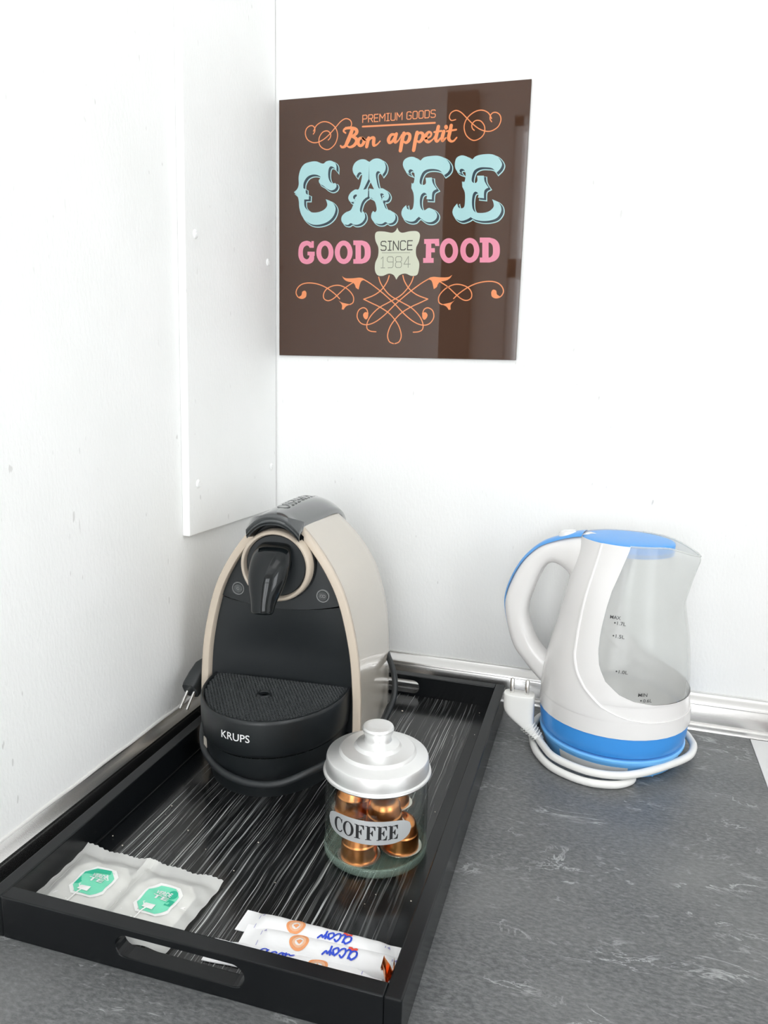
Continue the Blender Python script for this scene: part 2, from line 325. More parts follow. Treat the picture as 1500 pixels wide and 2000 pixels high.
# outlines and strokes of the print on the sign, in millimetres from its lower left corner
ART = {'C':[[(39.8,228.6),(48.5,229.0),(57.2,226.0),(61.4,228.2),(66.8,228.9),(72.2,226.6),(74.9,222.6),(75.0,216.4,1),(71.1,220.6),(67.2,221.8),(65.0,218.6),(64.7,211.3),(66.5,
206.0),(70.0,203.2),(73.8,203.3),(75.4,199.9),(73.3,196.3),(68.6,194.8),(63.3,196.7),(58.4,200.3),(53.2,203.4),(52.0,207.3),(54.3,210.5),(49.6,213.2),(42.8,213.5),(36.9,210.9),
(33.0,205.1),(32.5,199.3,1),(35.6,197.8,1),(36.1,193.0),(40.0,191.1,1),(39.7,185.6,1),(33.7,185.8,1),(34.2,178.4),(38.6,173.6),(44.5,171.1),(52.9,171.4),(59.7,174.1),(63.1,178.2),
(62.3,182.6),(60.7,185.9,1),(67.7,183.2),(72.8,178.8),(74.6,173.1),(71.4,165.1),(63.8,159.0),(53.0,156.2),(43.2,157.0),(35.3,161.5),(29.7,168.2),(26.7,176.9),(26.0,184.7),(23.8,
190.9),(19.3,195.0,1),(23.8,198.6),(25.8,203.7),(25.7,212.3),(28.1,220.7),(32.9,226.4)]],'A':[[(115.7,224.4,1),(120.8,227.5),(127.1,227.8),(133.2,224.7),(136.1,219.1),(135.2,
213.6),(131.6,209.1,1),(129.3,212.9),(126.5,214.0),(124.5,211.8),(124.6,207.0),(127.9,195.5),(132.7,194.8),(138.3,191.4),(141.1,186.3),(139.3,181.9),(134.9,180.4),(131.5,182.9,1),
(134.6,184.8),(134.9,187.4),(132.5,189.2),(130.3,187.9),(134.4,178.2),(137.8,171.9),(143.9,169.5),(148.7,165.5),(149.5,160.5),(146.5,156.4),(141.2,155.3),(137.4,157.1),(133.2,
155.2),(127.6,155.4),(122.8,157.9),(119.7,162.4),(120.0,167.0),(121.8,169.9,1),(124.4,168.5),(126.2,171.8),(124.2,179.4),(120.7,183.9),(116.6,186.1,1),(116.3,195.3,1),(122.5,194.1,
1),(116.1,205.7,1)],[(115.7,224.4,1),(110.5,228.0),(104.3,229.0),(98.3,226.5),(95.6,221.1),(96.8,215.4),(100.6,210.5,1),(102.7,214.1),(105.5,215.0),(107.5,212.6),(107.6,207.7),
(104.9,196.5),(100.1,196.2),(94.6,193.2),(92.1,188.2),(94.1,183.6),(98.6,181.7),(101.9,184.0,1),(98.7,186.1),(98.2,188.8),(100.6,190.4),(102.9,189.0),(99.2,179.5),(96.1,173.3),
(90.0,171.3),(85.3,167.6),(84.7,162.5),(87.9,158.1),(93.4,156.7),(97.1,158.3),(101.5,156.2),(107.0,156.0),(111.6,158.2),(114.5,162.6),(114.0,167.2),(112.1,170.3,1),(109.6,169.0),
(107.6,172.4),(109.3,180.0),(112.6,184.2),(116.6,186.1,1),(116.3,195.3,1),(110.3,194.6,1),(116.1,205.7,1)]],'F':[[(156.8,218.6),(158.0,224.6),(163.7,227.7),(170.5,227.4),(176.0,
223.7),(178.2,223.6,1),(182.2,226.6),(190.1,227.6),(198.9,227.3),(207.0,224.2),(212.4,218.3),(213.2,212.6),(210.6,208.3),(206.0,205.4,1),(201.7,210.5),(195.1,212.7),(187.1,212.8),
(181.5,210.1),(178.5,203.7),(178.3,198.5),(182.3,196.7),(185.0,198.5),(184.2,204.4,1),(192.4,204.4,1),(193.7,198.2),(198.9,191.1,1),(193.9,188.1),(193.3,179.9,1),(186.1,180.5,1),
(186.7,185.1),(183.6,187.6),(180.2,185.3),(179.0,179.1),(180.2,172.1),(183.7,168.7),(188.3,170.9),(190.4,171.3,1),(195.9,169.0),(200.0,163.9),(199.1,158.6),(193.7,155.1),(186.5,
155.7),(180.0,159.9),(178.2,161.3,1),(176.1,159.7),(172.9,156.9),(167.5,156.3),(160.4,159.0),(156.6,164.9),(157.8,171.2),(162.6,175.7,1),(163.7,171.7),(167.0,169.9),(170.2,171.5),
(171.2,179.4),(170.4,187.7),(167.7,193.5,1),(167.8,200.1,1),(170.2,198.9),(171.2,207.3),(169.2,212.3),(165.9,213.8),(164.2,211.7),(166.8,208.2,1),(161.2,211.1)]],'E':[[(218.2,
218.0),(220.0,224.0),(226.0,226.4),(233.0,224.4),(237.1,221.5),(238.4,221.4,1),(242.4,224.7),(250.8,226.2),(261.0,225.6),(268.0,221.8),(272.5,215.3),(271.1,209.9),(266.3,205.2,1),
(261.8,210.2),(255.0,211.7),(247.3,211.8),(241.4,208.9),(239.2,202.6),(239.4,197.8),(242.9,196.1),(245.0,198.4),(244.3,204.0,1),(252.8,203.6,1),(254.0,197.2),(258.8,190.3,1),
(254.2,187.3),(254.1,178.8,1),(246.3,179.9,1),(247.0,183.8),(243.9,186.4),(241.3,184.1),(240.4,176.8),(241.6,168.7),(245.6,164.5),(254.0,163.8),(260.7,165.6),(264.8,169.5),(264.6,
173.5),(262.5,178.3,1),(269.6,175.0),(273.8,170.0),(274.2,163.6),(269.7,157.3),(262.2,154.8),(252.7,154.5),(244.0,156.4),(239.5,159.0,1),(235.2,156.7),(228.3,155.3),(221.1,158.8),
(217.7,164.6),(218.9,170.3),(223.2,175.2,1),(224.8,170.9),(228.0,169.5),(231.1,171.0),(231.7,177.2),(231.1,186.1),(228.0,192.2,1),(227.2,199.1,1),(230.2,197.9),(231.2,206.2),
(229.3,210.3),(226.1,211.5),(224.5,209.7),(227.4,206.0,1),(222.5,208.2),(219.1,212.4)]],'shield':[[(152.4,150.3,1),(154.4,146.5),(158.7,144.4),(167.8,145.8),(176.2,145.6),(180.1,
141.8),(179.1,133.8),(176.1,127.1),(176.4,118.7),(180.3,110.1),(179.9,100.8),(177.7,96.2),(171.3,95.4),(163.8,98.1),(156.8,96.4),(152.8,91.3,1),(149.3,96.5),(143.3,98.3),(135.8,
95.8),(129.2,96.7),(125.8,102.3),(126.0,110.9),(129.2,118.6),(129.4,128.1),(125.8,135.8),(124.9,142.7),(127.4,146.4),(136.4,146.3),(145.7,144.7),(150.1,146.6)]],'pink':[[[(46.3,
137.7,1),(46.4,129.8,1),(40.8,129.9,1),(39.4,132.0),(36.4,132.6),(32.9,130.0),(31.9,124.8),(32.9,119.1),(36.5,116.5),(39.1,117.2),(40.5,119.3),(40.5,121.1,1),(38.1,121.1,1),(38.1,
125.4,1),(47.6,125.2,1),(47.6,120.2,1),(46.9,120.3,1),(46.5,115.3),(42.9,111.8),(36.6,110.7),(30.1,113.1),(26.5,118.7),(25.9,124.9),(26.9,131.6),(30.4,136.4),(36.4,138.2),(40.8,
137.3),(43.2,135.8,1),(43.1,137.7,1)]],[[(72.2,123.9),(71.4,118.7),(69.0,114.4),(65.4,111.5),(61.2,110.5),(56.9,111.6),(53.2,114.6),(50.7,119.1),(49.8,124.3),(50.6,129.5),(53.0,
133.9),(56.6,136.7),(60.9,137.7),(65.2,136.5),(68.8,133.5),(71.3,129.1)],[(65.9,124.0),(65.6,121.0),(64.6,118.5),(63.0,116.8),(61.1,116.2),(59.2,116.9),(57.6,118.6),(56.5,121.2),
(56.1,124.2),(56.4,127.2),(57.5,129.8),(59.1,131.4),(60.9,132.0),(62.8,131.4),(64.4,129.6),(65.5,127.1)]],[[(96.8,123.5),(96.0,118.4),(93.6,114.0),(90.0,111.1),(85.6,110.2),(81.2,
111.3),(77.4,114.3),(74.9,118.7),(73.9,124.0),(74.7,129.2),(77.2,133.5),(80.8,136.4),(85.2,137.3),(89.5,136.2),(93.3,133.2),(95.8,128.7)],[(90.4,123.7),(90.1,120.7),(89.0,118.1),
(87.4,116.4),(85.5,115.9),(83.6,116.5),(81.9,118.2),(80.8,120.8),(80.4,123.9),(80.7,126.9),(81.8,129.4),(83.4,131.1),(85.3,131.6),(87.2,131.0),(88.8,129.2),(90.0,126.7)]],[[(97.5,
137.2,1),(108.3,136.9,1),(114.8,134.7),(119.2,128.7),(119.4,118.0),(115.2,112.2),(108.8,110.2,1),(98.0,110.3,1),(97.9,115.7,1),(100.7,115.7,1),(100.4,131.8,1),(97.6,131.8,1)],
[(107.3,131.6,1),(109.5,131.0),(111.9,127.5),(112.1,119.5),(109.8,116.1),(107.6,115.6,1)]],[[(226.4,122.9),(225.8,117.7),(223.6,113.2),(220.2,110.2),(216.1,109.2),(211.8,110.4),
(208.1,113.5),(205.5,118.0),(204.5,123.4),(205.1,128.7),(207.3,133.1),(210.7,136.0),(214.9,137.0),(219.1,135.8),(222.8,132.8),(225.3,128.2)],[(220.3,123.1),(220.1,120.0),(219.1,
117.4),(217.6,115.7),(215.8,115.1),(213.9,115.7),(212.3,117.5),(211.1,120.1),(210.6,123.2),(210.9,126.3),(211.8,128.9),(213.3,130.6),(215.1,131.2),(217.0,130.5),(218.6,128.7),
(219.8,126.1)]],[[(251.3,122.8),(250.7,117.5),(248.5,113.1),(245.0,110.2),(240.8,109.2),(236.4,110.3),(232.6,113.4),(230.0,117.9),(228.9,123.2),(229.5,128.5),(231.7,132.9),(235.2,
135.8),(239.5,136.7),(243.8,135.6),(247.6,132.5),(250.2,128.0)],[(245.1,122.9),(244.8,119.9),(243.9,117.3),(242.4,115.6),(240.5,115.0),(238.6,115.7),(236.9,117.4),(235.7,120.0),
(235.2,123.1),(235.4,126.1),(236.4,128.7),(237.9,130.4),(239.8,131.0),(241.7,130.3),(243.4,128.6),(244.5,126.0)]],[[(251.0,136.8,1),(262.3,136.5,1),(269.2,134.2),(274.0,128.1),
(274.6,117.2),(270.4,111.3),(263.7,109.2,1),(252.3,109.4,1),(252.1,114.9,1),(255.0,114.8,1),(254.2,131.2,1),(251.3,131.3,1)],[(261.5,131.1,1),(263.8,130.5),(266.4,126.9),(266.9,
118.7),(264.6,115.2),(262.3,114.7,1)]],[[(185.4,136.7,1),(203.2,136.6,1),(203.9,128.6,1),(199.2,128.7,1),(198.2,131.4,1),(194.1,131.4,1),(194.3,126.4,1),(198.6,126.3,1),(198.8,
121.6,1),(194.4,121.7,1),(194.7,115.3,1),(197.6,115.3,1),(197.8,109.9,1),(185.1,109.9,1),(184.9,115.5,1),(188.0,115.4,1),(187.8,131.2,1),(185.6,131.3,1)]]],'script':[[(85.7,258.1,
8),(83.0,260.5,9),(85.6,263.0,12),(91.8,263.3,14),(98.0,261.6,16),(99.6,258.2,18),(96.6,255.1,14),(92.0,254.1,8)],[(92.9,253.7,8),(98.2,251.7,16),(99.6,247.9,18),(95.9,243.6,15),
(90.9,242.3,10),(87.4,244.1,7)],[(93.9,261.3,18),(91.4,254.9,21),(88.3,248.5,21),(85.2,243.7,15),(81.4,242.8,11),(79.5,244.5,8)],[(106.9,251.5,11),(103.2,250.9,15),(101.3,247.0,
18),(103.6,243.2,13),(107.1,244.2,15),(108.9,248.2,17),(106.9,251.5,11),(109.8,248.9,6),(113.4,250.8,6)],[(114.4,250.8,17),(113.2,246.3,18),(112.2,241.7,17)],[(112.8,246.3,8),
(117.1,250.6,12),(120.8,250.4,16),(120.6,246.2,18),(121.0,242.6,14),(124.7,243.2,8),(128.6,246.7,6)],[(146.3,252.8,11),(141.8,252.7,14),(138.8,248.1,18),(140.0,244.4,14),(143.6,
245.8,14),(146.8,250.5,14)],[(148.1,253.2,17),(146.5,247.6,18),(147.3,244.3,13),(151.0,246.5,7),(154.5,252.0,7)],[(157.1,253.4,18),(155.2,245.5,19),(153.5,235.1,18)],[(156.4,248.7,
8),(159.8,253.0,11),(164.0,251.7,15),(163.8,246.6,18),(160.3,243.3,13),(156.5,245.1,8)],[(172.9,253.3,18),(171.2,245.4,19),(169.4,234.7,18)],[(172.0,248.5,8),(175.4,252.7,11),
(179.5,251.6,15),(179.5,246.8,18),(176.1,243.2,13),(172.1,244.9,8)],[(183.2,246.3,9),(188.5,248.1,9),(189.6,251.5,10),(186.5,253.0,12),(183.3,249.5,18),(183.5,244.7,17),(186.9,
242.4,12),(191.6,245.0,7),(193.7,247.7,7)],[(197.7,258.1,17),(196.2,251.1,18),(195.1,245.1,17),(197.1,242.5,12),(200.8,246.1,7)],[(193.0,252.6,9),(201.4,253.3,9)],[(204.2,252.5,
17),(202.7,246.7,18),(203.2,242.7,13),(206.9,245.7,7)],[(206.5,257.4,18),(206.8,256.5,18)],[(212.5,258.3,17),(211.1,251.0,18),(210.1,245.2,17),(212.7,241.9,12),(216.1,242.0,9),
(219.4,245.3,7)],[(207.7,252.6,9),(218.4,253.6,9)]],'swirl':[[(44.6,259.4),(46.5,262.1),(46.4,265.9),(43.7,268.6),(39.5,268.5),(35.6,265.4),(34.5,260.0),(37.2,253.9),(43.5,250.2),
(50.2,249.9),(57.9,252.7),(65.5,258.1),(73.0,265.1),(79.5,271.2),(85.5,273.8),(91.1,271.8),(93.0,267.1),(90.5,263.7),(85.6,264.3)],[(44.9,262.7),(49.1,269.0),(56.7,272.2),(65.3,
270.5),(73.0,264.3),(75.6,255.9),(72.6,246.9),(65.1,241.4),(58.0,242.4),(52.8,247.2),(52.3,254.7),(56.8,260.8),(62.9,261.7),(66.8,258.0),(66.1,253.9),(63.8,251.7)]],'rule':[(106.7,
263.8),(193.5,262.4)],'premium':[(106.6,269.5),(194.2,267.9),(193.5,275.8)],'flour':[[(33.1,77.3),(36.0,76.2),(35.6,71.9),(31.2,69.9),(25.9,71.5),(23.0,76.6),(25.0,82.4),(30.7,
86.8),(39.7,88.4),(51.7,87.0),(63.1,82.7),(74.2,75.5),(81.0,69.3)],[(99.7,89.3),(89.2,83.1),(79.5,74.9),(72.3,69.3),(65.8,67.1),(60.4,69.7),(60.0,75.6),(64.3,81.4),(72.9,84.9),
(81.9,84.9),(91.7,80.2),(98.5,72.4),(98.6,65.3),(94.4,62.5)],[(143.7,96.0),(141.3,89.1),(134.7,80.0),(125.0,73.4),(112.1,68.8)],[(112.1,68.8),(121.4,64.6),(133.0,59.5),(144.5,
52.5),(152.7,44.2),(158.2,35.8),(160.8,26.1),(158.4,19.0),(153.1,16.6)],[(130.6,94.4),(133.2,87.5),(139.1,79.3),(146.8,72.3),(161.1,64.7),(172.5,58.7),(182.0,50.0),(187.0,41.3),
(187.2,34.3),(182.7,31.1),(175.7,30.4)],[(109.3,93.1),(120.9,86.7),(136.3,75.8),(151.8,63.0),(165.3,50.3),(176.8,42.1),(187.1,38.7),(195.3,40.5),(200.2,47.5),(198.8,55.2),(193.2,
58.7),(188.3,56.9),(186.4,51.7)]],'leaf':[[(77.6,68.9,1),(83.0,65.3),(90.5,63.5),(95.3,62.7,1),(89.5,60.3),(86.3,56.4,1),(83.9,56.8,1),(84.2,61.8),(81.0,66.0)],[(83.7,96.1,1),
(88.4,93.6),(97.7,93.4),(107.3,94.0),(114.1,91.3,1),(108.4,89.6),(105.3,80.1,1),(101.8,82.4),(100.6,85.4),(97.8,88.3),(91.0,89.7),(86.5,92.2)],[(31.5,78.0),(35.1,79.1),(37.0,76.2),
(36.0,72.1),(31.8,69.7),(27.1,71.5),(30.3,73.9)],[(186.6,52.6),(190.2,53.5),(192.7,50.4),(191.0,46.2),(188.1,45.1),(186.2,48.3)]],'since':[(132.8,125.4),(172.1,125.0),(171.8,
135.3)],'y1984':[(133.3,105.0),(170.2,105.2),(169.8,117.9)],'srule':[(134.2,122.2),(168.6,121.7)],'cx':[(152.2,49.9)]}

# ------------------------------------------------------------------ the room
def struct(name, b, m, parent=None, **k):
    o = b.make(name, m, parent, **k)
    if not parent: o['kind'] = 'structure'
    return o
XL, ZC, ZF = -0.0072, 1.6, -0.9
struct('wall_left', MB().box(XL - 0.12, XL, -0.96, 0.12, ZF, ZC), M['wall'], smooth=False)
struct('wall_back', MB().box(XL, XR + 0.1, 0, 0.12, ZF, ZC), M['wall'], smooth=False)
b = filled([[(WY - 0.1, ZF), (0.12, ZF), (0.12, ZC), (WY - 0.1, ZC)], [(W2Y0, W2Z0), (W2Y1, W2Z0), (W2Y1, W2Z1), (W2Y0, W2Z1)]], extrude=0.05)
struct('wall_right', b.map(lambda x, y, z: (XR + 0.05 + z, x, y)), M['wall'], smooth=False)
w2 = struct('fill_window', MB().box(XR + 0.02, XR + 0.09, W2Y0, W2Y0 + 0.03, W2Z0, W2Z1).box(XR + 0.02, XR + 0.09, W2Y1 - 0.03, W2Y1, W2Z0, W2Z1).box(XR + 0.02, XR + 0.09, W2Y0, W2Y1, W2Z0, W2Z0 + 0.03).box(XR + 0.02, XR + 0.09, W2Y0, W2Y1, W2Z1 - 0.03, W2Z1), M['cabinet'], smooth=False)  # frame of the added window, out of view, there only for fill light
MB().box(XR + 0.053, XR + 0.057, W2Y0 + 0.03, W2Y1 - 0.03, W2Z0 + 0.03, W2Z1 - 0.03).make('pane', M['pane'], w2, smooth=False)
b = filled([[(-1.6, ZF), (XR, ZF), (XR, ZC), (-1.6, ZC)], [(WX0, WZ0), (WX1, WZ0), (WX1, WZ1), (WX0, WZ1)]], extrude=0.05)
struct('wall_rear', b.map(lambda x, y, z: (x, WY - 0.05 + z, y)), M['grey_wall'], smooth=False)
wn = struct('window_1', MB().box(WX0, WX0 + 0.03, WY - 0.09, WY - 0.02, WZ0, WZ1).box(WX1 - 0.03, WX1, WY - 0.09, WY - 0.02, WZ0, WZ1).box(WX0, WX1, WY - 0.09, WY - 0.02, WZ1 - 0.03, WZ1)
    .box(WX0, WX1, WY - 0.09, WY - 0.02, WZ0, WZ0 + 0.03).box(WX0, WX1, WY - 0.09, WY - 0.02, 0.735, 0.80).box(0.40, 0.44, WY - 0.09, WY - 0.02, WZ0, WZ1), M['cabinet'], smooth=False)
for x0, x1 in ((WX0 + 0.03, 0.40), (0.44, WX1 - 0.03)):
    for z0, z1 in ((WZ0 + 0.03, 0.735), (0.80, WZ1 - 0.03)): MB().box(x0, x1, WY - 0.062, WY - 0.058, z0, z1).make('pane', M['pane'], wn, smooth=False)
struct('ceiling', MB().box(-1.6, XR + 0.1, WY - 0.1, 0.12, ZC, ZC + 0.1), M['ceil'], smooth=False)
struct('floor', MB().box(-1.6, XR + 0.1, WY - 0.1, 0.12, ZF - 0.1, ZF), M['floor'], smooth=False)
d = struct('door_1', MB().box(-0.80, -0.11, WY, WY + 0.03, ZF, 1.35), M['door'], smooth=False)
MB().lathe([(0.0, 0), (0.02, 0), (0.022, 0.03), (0.0, 0.04)], 16).map(lambda x, y, z: (-0.18 + x, WY + 0.03 + z, 0.12 + y)).make('door_handle', M['steel'], d)
# board screwed to the left wall, reaching up to the ceiling
t = thing('wall_board', 'white painted board screwed to the left wall beside the corner', 'board', (XL, -0.109, 0.2205))
fx, hb = 0.0015 - XL, ZC - 0.2205
b = MB().box(0, fx, -0.1075, 0.107, 0, hb - 0.002)
b.map(lambda x, y, z: (x, y + (0.007 * z / 0.5 if y < 0 else 0), z - (0.004 if y > 0 else -0.002) * (z < 0.1)))
b.make('board', M['wall'], t, smooth=False, bevel=0.0012, seg=3)
for y, z in ((-0.084, 0.311), (-0.0885, 0.056), (0.084, 0.306), (0.092, 0.0535)):
    MB().lathe([(0.0, 0.0022), (0.0012, 0.0020), (0.0014, 0.0012), (0.0022, 0.0018), (0.0036, 0.0012), (0.0042, 0.0)], 20).map(lambda a, c, h: (fx + h, y + a, z + c * 1.15)).make('screw', M['wall'], t)

# aluminium upstand along both walls
def upstand(name, along, length, h):
    prof = [(0.0, h), (0.0015, h - 0.0002), (0.0022, h - 0.0012), (0.0088, h - 0.0066), (0.0104, h - 0.0082), (0.0110, h - 0.0100), (0.0106, h - 0.0108),
            (0.0112, h - 0.0120), (0.0140, 0.0085), (0.0140, 0.0078), (0.0168, 0.0072), (0.0186, 0.0056), (0.0190, 0.0016), (0.0196, 0.0), (0.0, 0.0)]
    fine = []
    for a, c in zip(prof, prof[1:] + prof[:1]): fine += [a, tuple((a[k] + c[k]) / 2 for k in (0, 1))]
    n = 40; b = MB()
    rows = [[((along(0.0 + length * i / n, p[0])) + (p[1],)) for p in fine] for i in range(n + 1)]
    b.grid(rows, close_u=True); b.fan(rows[0]); b.fan(rows[-1], True)
    return struct(name, b, M['alu'], angle=0.35)
upstand('trim_1', lambda s, dd: (XL + dd, -0.001 - s), 0.66, 0.0355)
upstand('trim_2', lambda s, dd: (XL + 0.0 + s, -dd), 1.45, 0.0388)
def caulk(name, pts, r):
    struct(name, MB().tube(pts, r, 8), M['caulk'])
caulk('trim_3', [(XL + 0.0003, -0.02 - 0.64 * i / 30, 0.0362 + 0.0005 * math.sin(i * 1.7)) for i in range(31)], 0.0016)
caulk('trim_4', [(XL + 0.01 + 1.43 * i / 60, -0.0003, 0.0394 + 0.0004 * math.sin(i * 1.3)) for i in range(61)], 0.0015)

# worktop with its joint strip and the next section
t = thing('worktop', 'dark grey slate-patterned worktop carrying the tray and the kettle', 'worktop', (0.3, -0.33, 0))
MB().box(XL - 0.3, 0.2975, -0.33, 0.33, -0.04, 0).make('slab', M['slate'], t, smooth=False, bevel=0.001)
MB().box(0.2975, 0.3215, -0.33, 0.308, -0.04, 0.0006).make('joint_strip', M['joint'], t, smooth=False, bevel=0.0004)['label'] = 'pale grey joint strip at the right end'
t = thing('worktop', 'dark reddish worktop section beyond the pale joint strip at the right edge', 'worktop', (1.0, -0.33, 0))
MB().box(-0.378, 0.44, -0.33, 0.33, -0.04, -0.001).make('slab', M['dark_top'], t, smooth=False, bevel=0.001)
t = thing('base_unit', 'pale base cabinet carrying the slate worktop, hidden below the frame', 'cabinet', (0.3, -0.33, ZF))
MB().box(-0.3, 0.55, -0.27, 0.32, 0.08, 0.859).make('carcass', M['cab_base'], t, smooth=False, bevel=0.002)
for k in (0, 1):
    q = MB().box(-0.298 + 0.425 * k, 0.123 + 0.425 * k, -0.29, -0.27, 0.1, 0.85).make('door', M['cab_base'], t, smooth=False, bevel=0.003)
    MB().box(0.08 + 0.085 * k, 0.092 + 0.085 * k, -0.315, -0.29, 0.6, 0.75).make('handle', M['steel'], q, smooth=False, bevel=0.003)
MB().box(-0.3, 0.55, -0.22, 0.32, 0, 0.08).make('plinth', M['cab_base'], t, smooth=False)
t = thing('base_unit', 'second base cabinet carrying the reddish worktop, hidden beyond the frame', 'cabinet', (1.0, -0.33, ZF))
MB().box(-0.148, 0.44, -0.27, 0.32, 0.0, 0.859).make('carcass', M['cab_base'], t, smooth=False, bevel=0.002)
q = MB().box(-0.146, 0.438, -0.29, -0.27, 0.1, 0.85).make('door', M['cab_base'], t, smooth=False, bevel=0.003)
MB().box(0.39, 0.402, -0.315, -0.29, 0.6, 0.75).make('handle', M['steel'], q, smooth=False, bevel=0.003)

# ------------------------------------------------------------------ the cafe sign
SX, SZ = 0.00708, 0.41613
sign = thing('cafe_sign', 'square brown glass wall sign reading CAFE in pale blue letters', 'sign', (SX, 0, SZ))
MB().box(0, 0.3, -0.0042, -0.0006, 0, 0.3).make('glass_panel', M['sign'], sign, smooth=False, bevel=0.0004)
for x in (0.03, 0.27):
    for z in (0.03, 0.27): MB().box(x - 0.01, x + 0.01, -0.0006, 0, z - 0.01, z + 0.01).make('adhesive_pad', M['a_cream'], sign, smooth=False)
def on_sign(b, layer, dx=0.0, dz=0.0):     # millimetres on the sign's face -> panel coordinates
    return b.map(lambda x, y, z: ((x + dx) / 1000, -0.0042 - 0.00006 * layer - 0.000004 * z, (y + dz) / 1000))
SK = {'P': [[(0, 0), (0, 1), (.5, 1), (.62, .88), (.62, .6), (.5, .48), (0, .48)]], 'E': [[(.56, 1), (0, 1), (0, 0), (.56, 0)], [(0, .5), (.5, .5)]], 'M': [[(0, 0), (0, 1), (.38, .4), (.76, 1), (.76, 0)]],
      'I': [[(.2, 0), (.2, 1)], [(0, 1), (.4, 1)], [(0, 0), (.4, 0)]], 'U': [[(0, 1), (0, .12), (.12, 0), (.5, 0), (.62, .12), (.62, 1)]], 'O': [[(.12, 0), (0, .12), (0, .88), (.12, 1), (.5, 1), (.62, .88), (.62, .12), (.5, 0), (.12, 0)]],
      'G': [[(.6, .85), (.5, 1), (.12, 1), (0, .88), (0, .12), (.12, 0), (.5, 0), (.62, .12), (.62, .48), (.32, .48)]], 'D': [[(0, 0), (0, 1), (.48, 1), (.62, .86), (.62, .14), (.48, 0), (0, 0)]], 'N': [[(0, 0), (0, 1), (.62, 0), (.62, 1)]],
      'S': [[(.6, .9), (.5, 1), (.12, 1), (0, .88), (0, .62), (.12, .52), (.5, .48), (.62, .38), (.62, .12), (.5, 0), (.1, 0), (0, .1)]], 'C': [[(.62, .86), (.5, 1), (.12, 1), (0, .88), (0, .12), (.12, 0), (.5, 0), (.62, .14)]],
      '1': [[(0, .82), (.2, 1), (.2, 0)], [(0, 0), (.4, 0)]], '9': [[(.62, .52), (.12, .52), (0, .64), (0, .88), (.12, 1), (.5, 1), (.62, .88), (.62, .12), (.5, 0), (.1, 0)]], '4': [[(.45, 0), (.45, 1), (0, .3), (.66, .3)]],
      '8': [[(.12, .52), (0, .64), (0, .88), (.12, 1), (.5, 1), (.62, .88), (.62, .64), (.5, .52), (.12, .52), (0, .4), (0, .12), (.12, 0), (.5, 0), (.62, .12), (.62, .4), (.5, .52)]]}
SK['R'] = SK['P'] + [[(.32, .48), (.62, 0)]]
def strokes(s, h, w_, wd):
    """squared single-line capitals as short brush strokes, lower left at the origin"""
    x, segs = 0.0, []
    for ch in s:
        if ch == ' ': x += 0.45; continue
        for line in SK[ch]: segs += [((a[0] + x, a[1]), (c[0] + x, c[1])) for a, c in zip(line, line[1:])]
        x += max(p[0] for line in SK[ch] for p in line) + 0.24
    x -= 0.24
    return [ribbon([(a[0] / x * w_, a[1] * h), (c[0] / x * w_, c[1] * h)], wd) for a, c in segs]
def stamp(name, bs, m, layer, dx=0.0, dz=0.0, parent=None, label=None):
    b = MB()
    for k, q in enumerate(bs): b.add([(v[0], v[1], k) for v in q.v], q.f)
    o = on_sign(b, layer, dx, dz).make(name, m, parent or sign, smooth=False)
    if label: o['label'] = label
    return o
def mirror(pts): return [(2 * 151.5 - p[0],) + tuple(p[1:]) for p in pts]
for ch in 'CAFE':
    outl = contour(ART[ch][0])
    def face(off):      # the A is drawn as its right half and mirrored
        q = filled([outl], offset=off); xc = ART['A'][0][0][0]
        return [q, MB().add([(2 * xc - v[0], v[1], v[2]) for v in q.v], q.f)] if ch == 'A' else [q]
    L = stamp('letter', face(-0.3 if ch != 'A' else 0.05), M['a_blue'], 3, label='pale blue circus-style letter ' + ch)
    stamp('letter_outline', face(0.75), M['a_blue'], 1, 2.7, -2.3, parent=L)
    stamp('letter_shadow', face(0.0), M['a_navy'], 2, 2.3, -1.9, parent=L)
for k, letter in enumerate(ART['pink']):
    stamp('letter', [filled([contour(c, 4) for c in letter])], M['a_pink'], 1, label='pink slab-serif letter ' + 'GOODFOOD'[k])
stamp('script_line', [ribbon([(p[0], p[1], p[2] / 4.3) for p in s], 1, 6) for s in ART['script']], M['a_orange'], 2, label='orange script words Bon appetit')
for s in (0, 1):
    stamp('swirl', [ribbon(mirror(p) if s else p, 1.15, 6) for p in ART['swirl']], M['a_orange'], 1, label='thin orange swirl beside the script words')
(px0, py0), (px1, py1), (_, ptop) = [tuple(p) for p in ART['premium']]
stamp('small_caps_line', strokes('PREMIUM GOODS', 7.8, 87.0, 0.95), M['a_orange'], 1, 106.7, 268.2, label='small orange words PREMIUM GOODS')
stamp('rule', [ribbon([(p[0], p[1] + 0.0) for p in ART['rule']], 1.9)], M['a_orange'], 1)
sh = stamp('badge', [filled([contour(ART['shield'][0])])], M['a_cream'], 5, label='cream scalloped badge reading SINCE 1984')
stamp('badge_word', strokes('SINCE', 10.2, 38.6, 1.15), M['a_dark'], 6, 132.7, 125.0, parent=sh)
stamp('badge_rule', [ribbon(ART['srule'], 0.6)], M['a_grey'], 6, parent=sh)
stamp('badge_year', strokes('1984', 12.6, 36.4, 0.8), M['a_grey'], 6, 133.2, 105.0, parent=sh)
cxm = ART['cx'][0][0]
def mir2(pts): return [(2 * cxm - p[0],) + tuple(p[1:]) for p in pts]
fl = []
for p in ART['flour']: fl += [ribbon(p, 1.25, 6), ribbon(mir2(p), 1.25, 6)]
fo = stamp('flourish', fl, M['a_orange'], 1, label='orange looping flourish under the badge')
for p in ART['leaf']:
    for q in (p, mir2(p)): stamp('flourish_leaf', [filled([contour(q)])], M['a_orange'], 2, parent=fo)

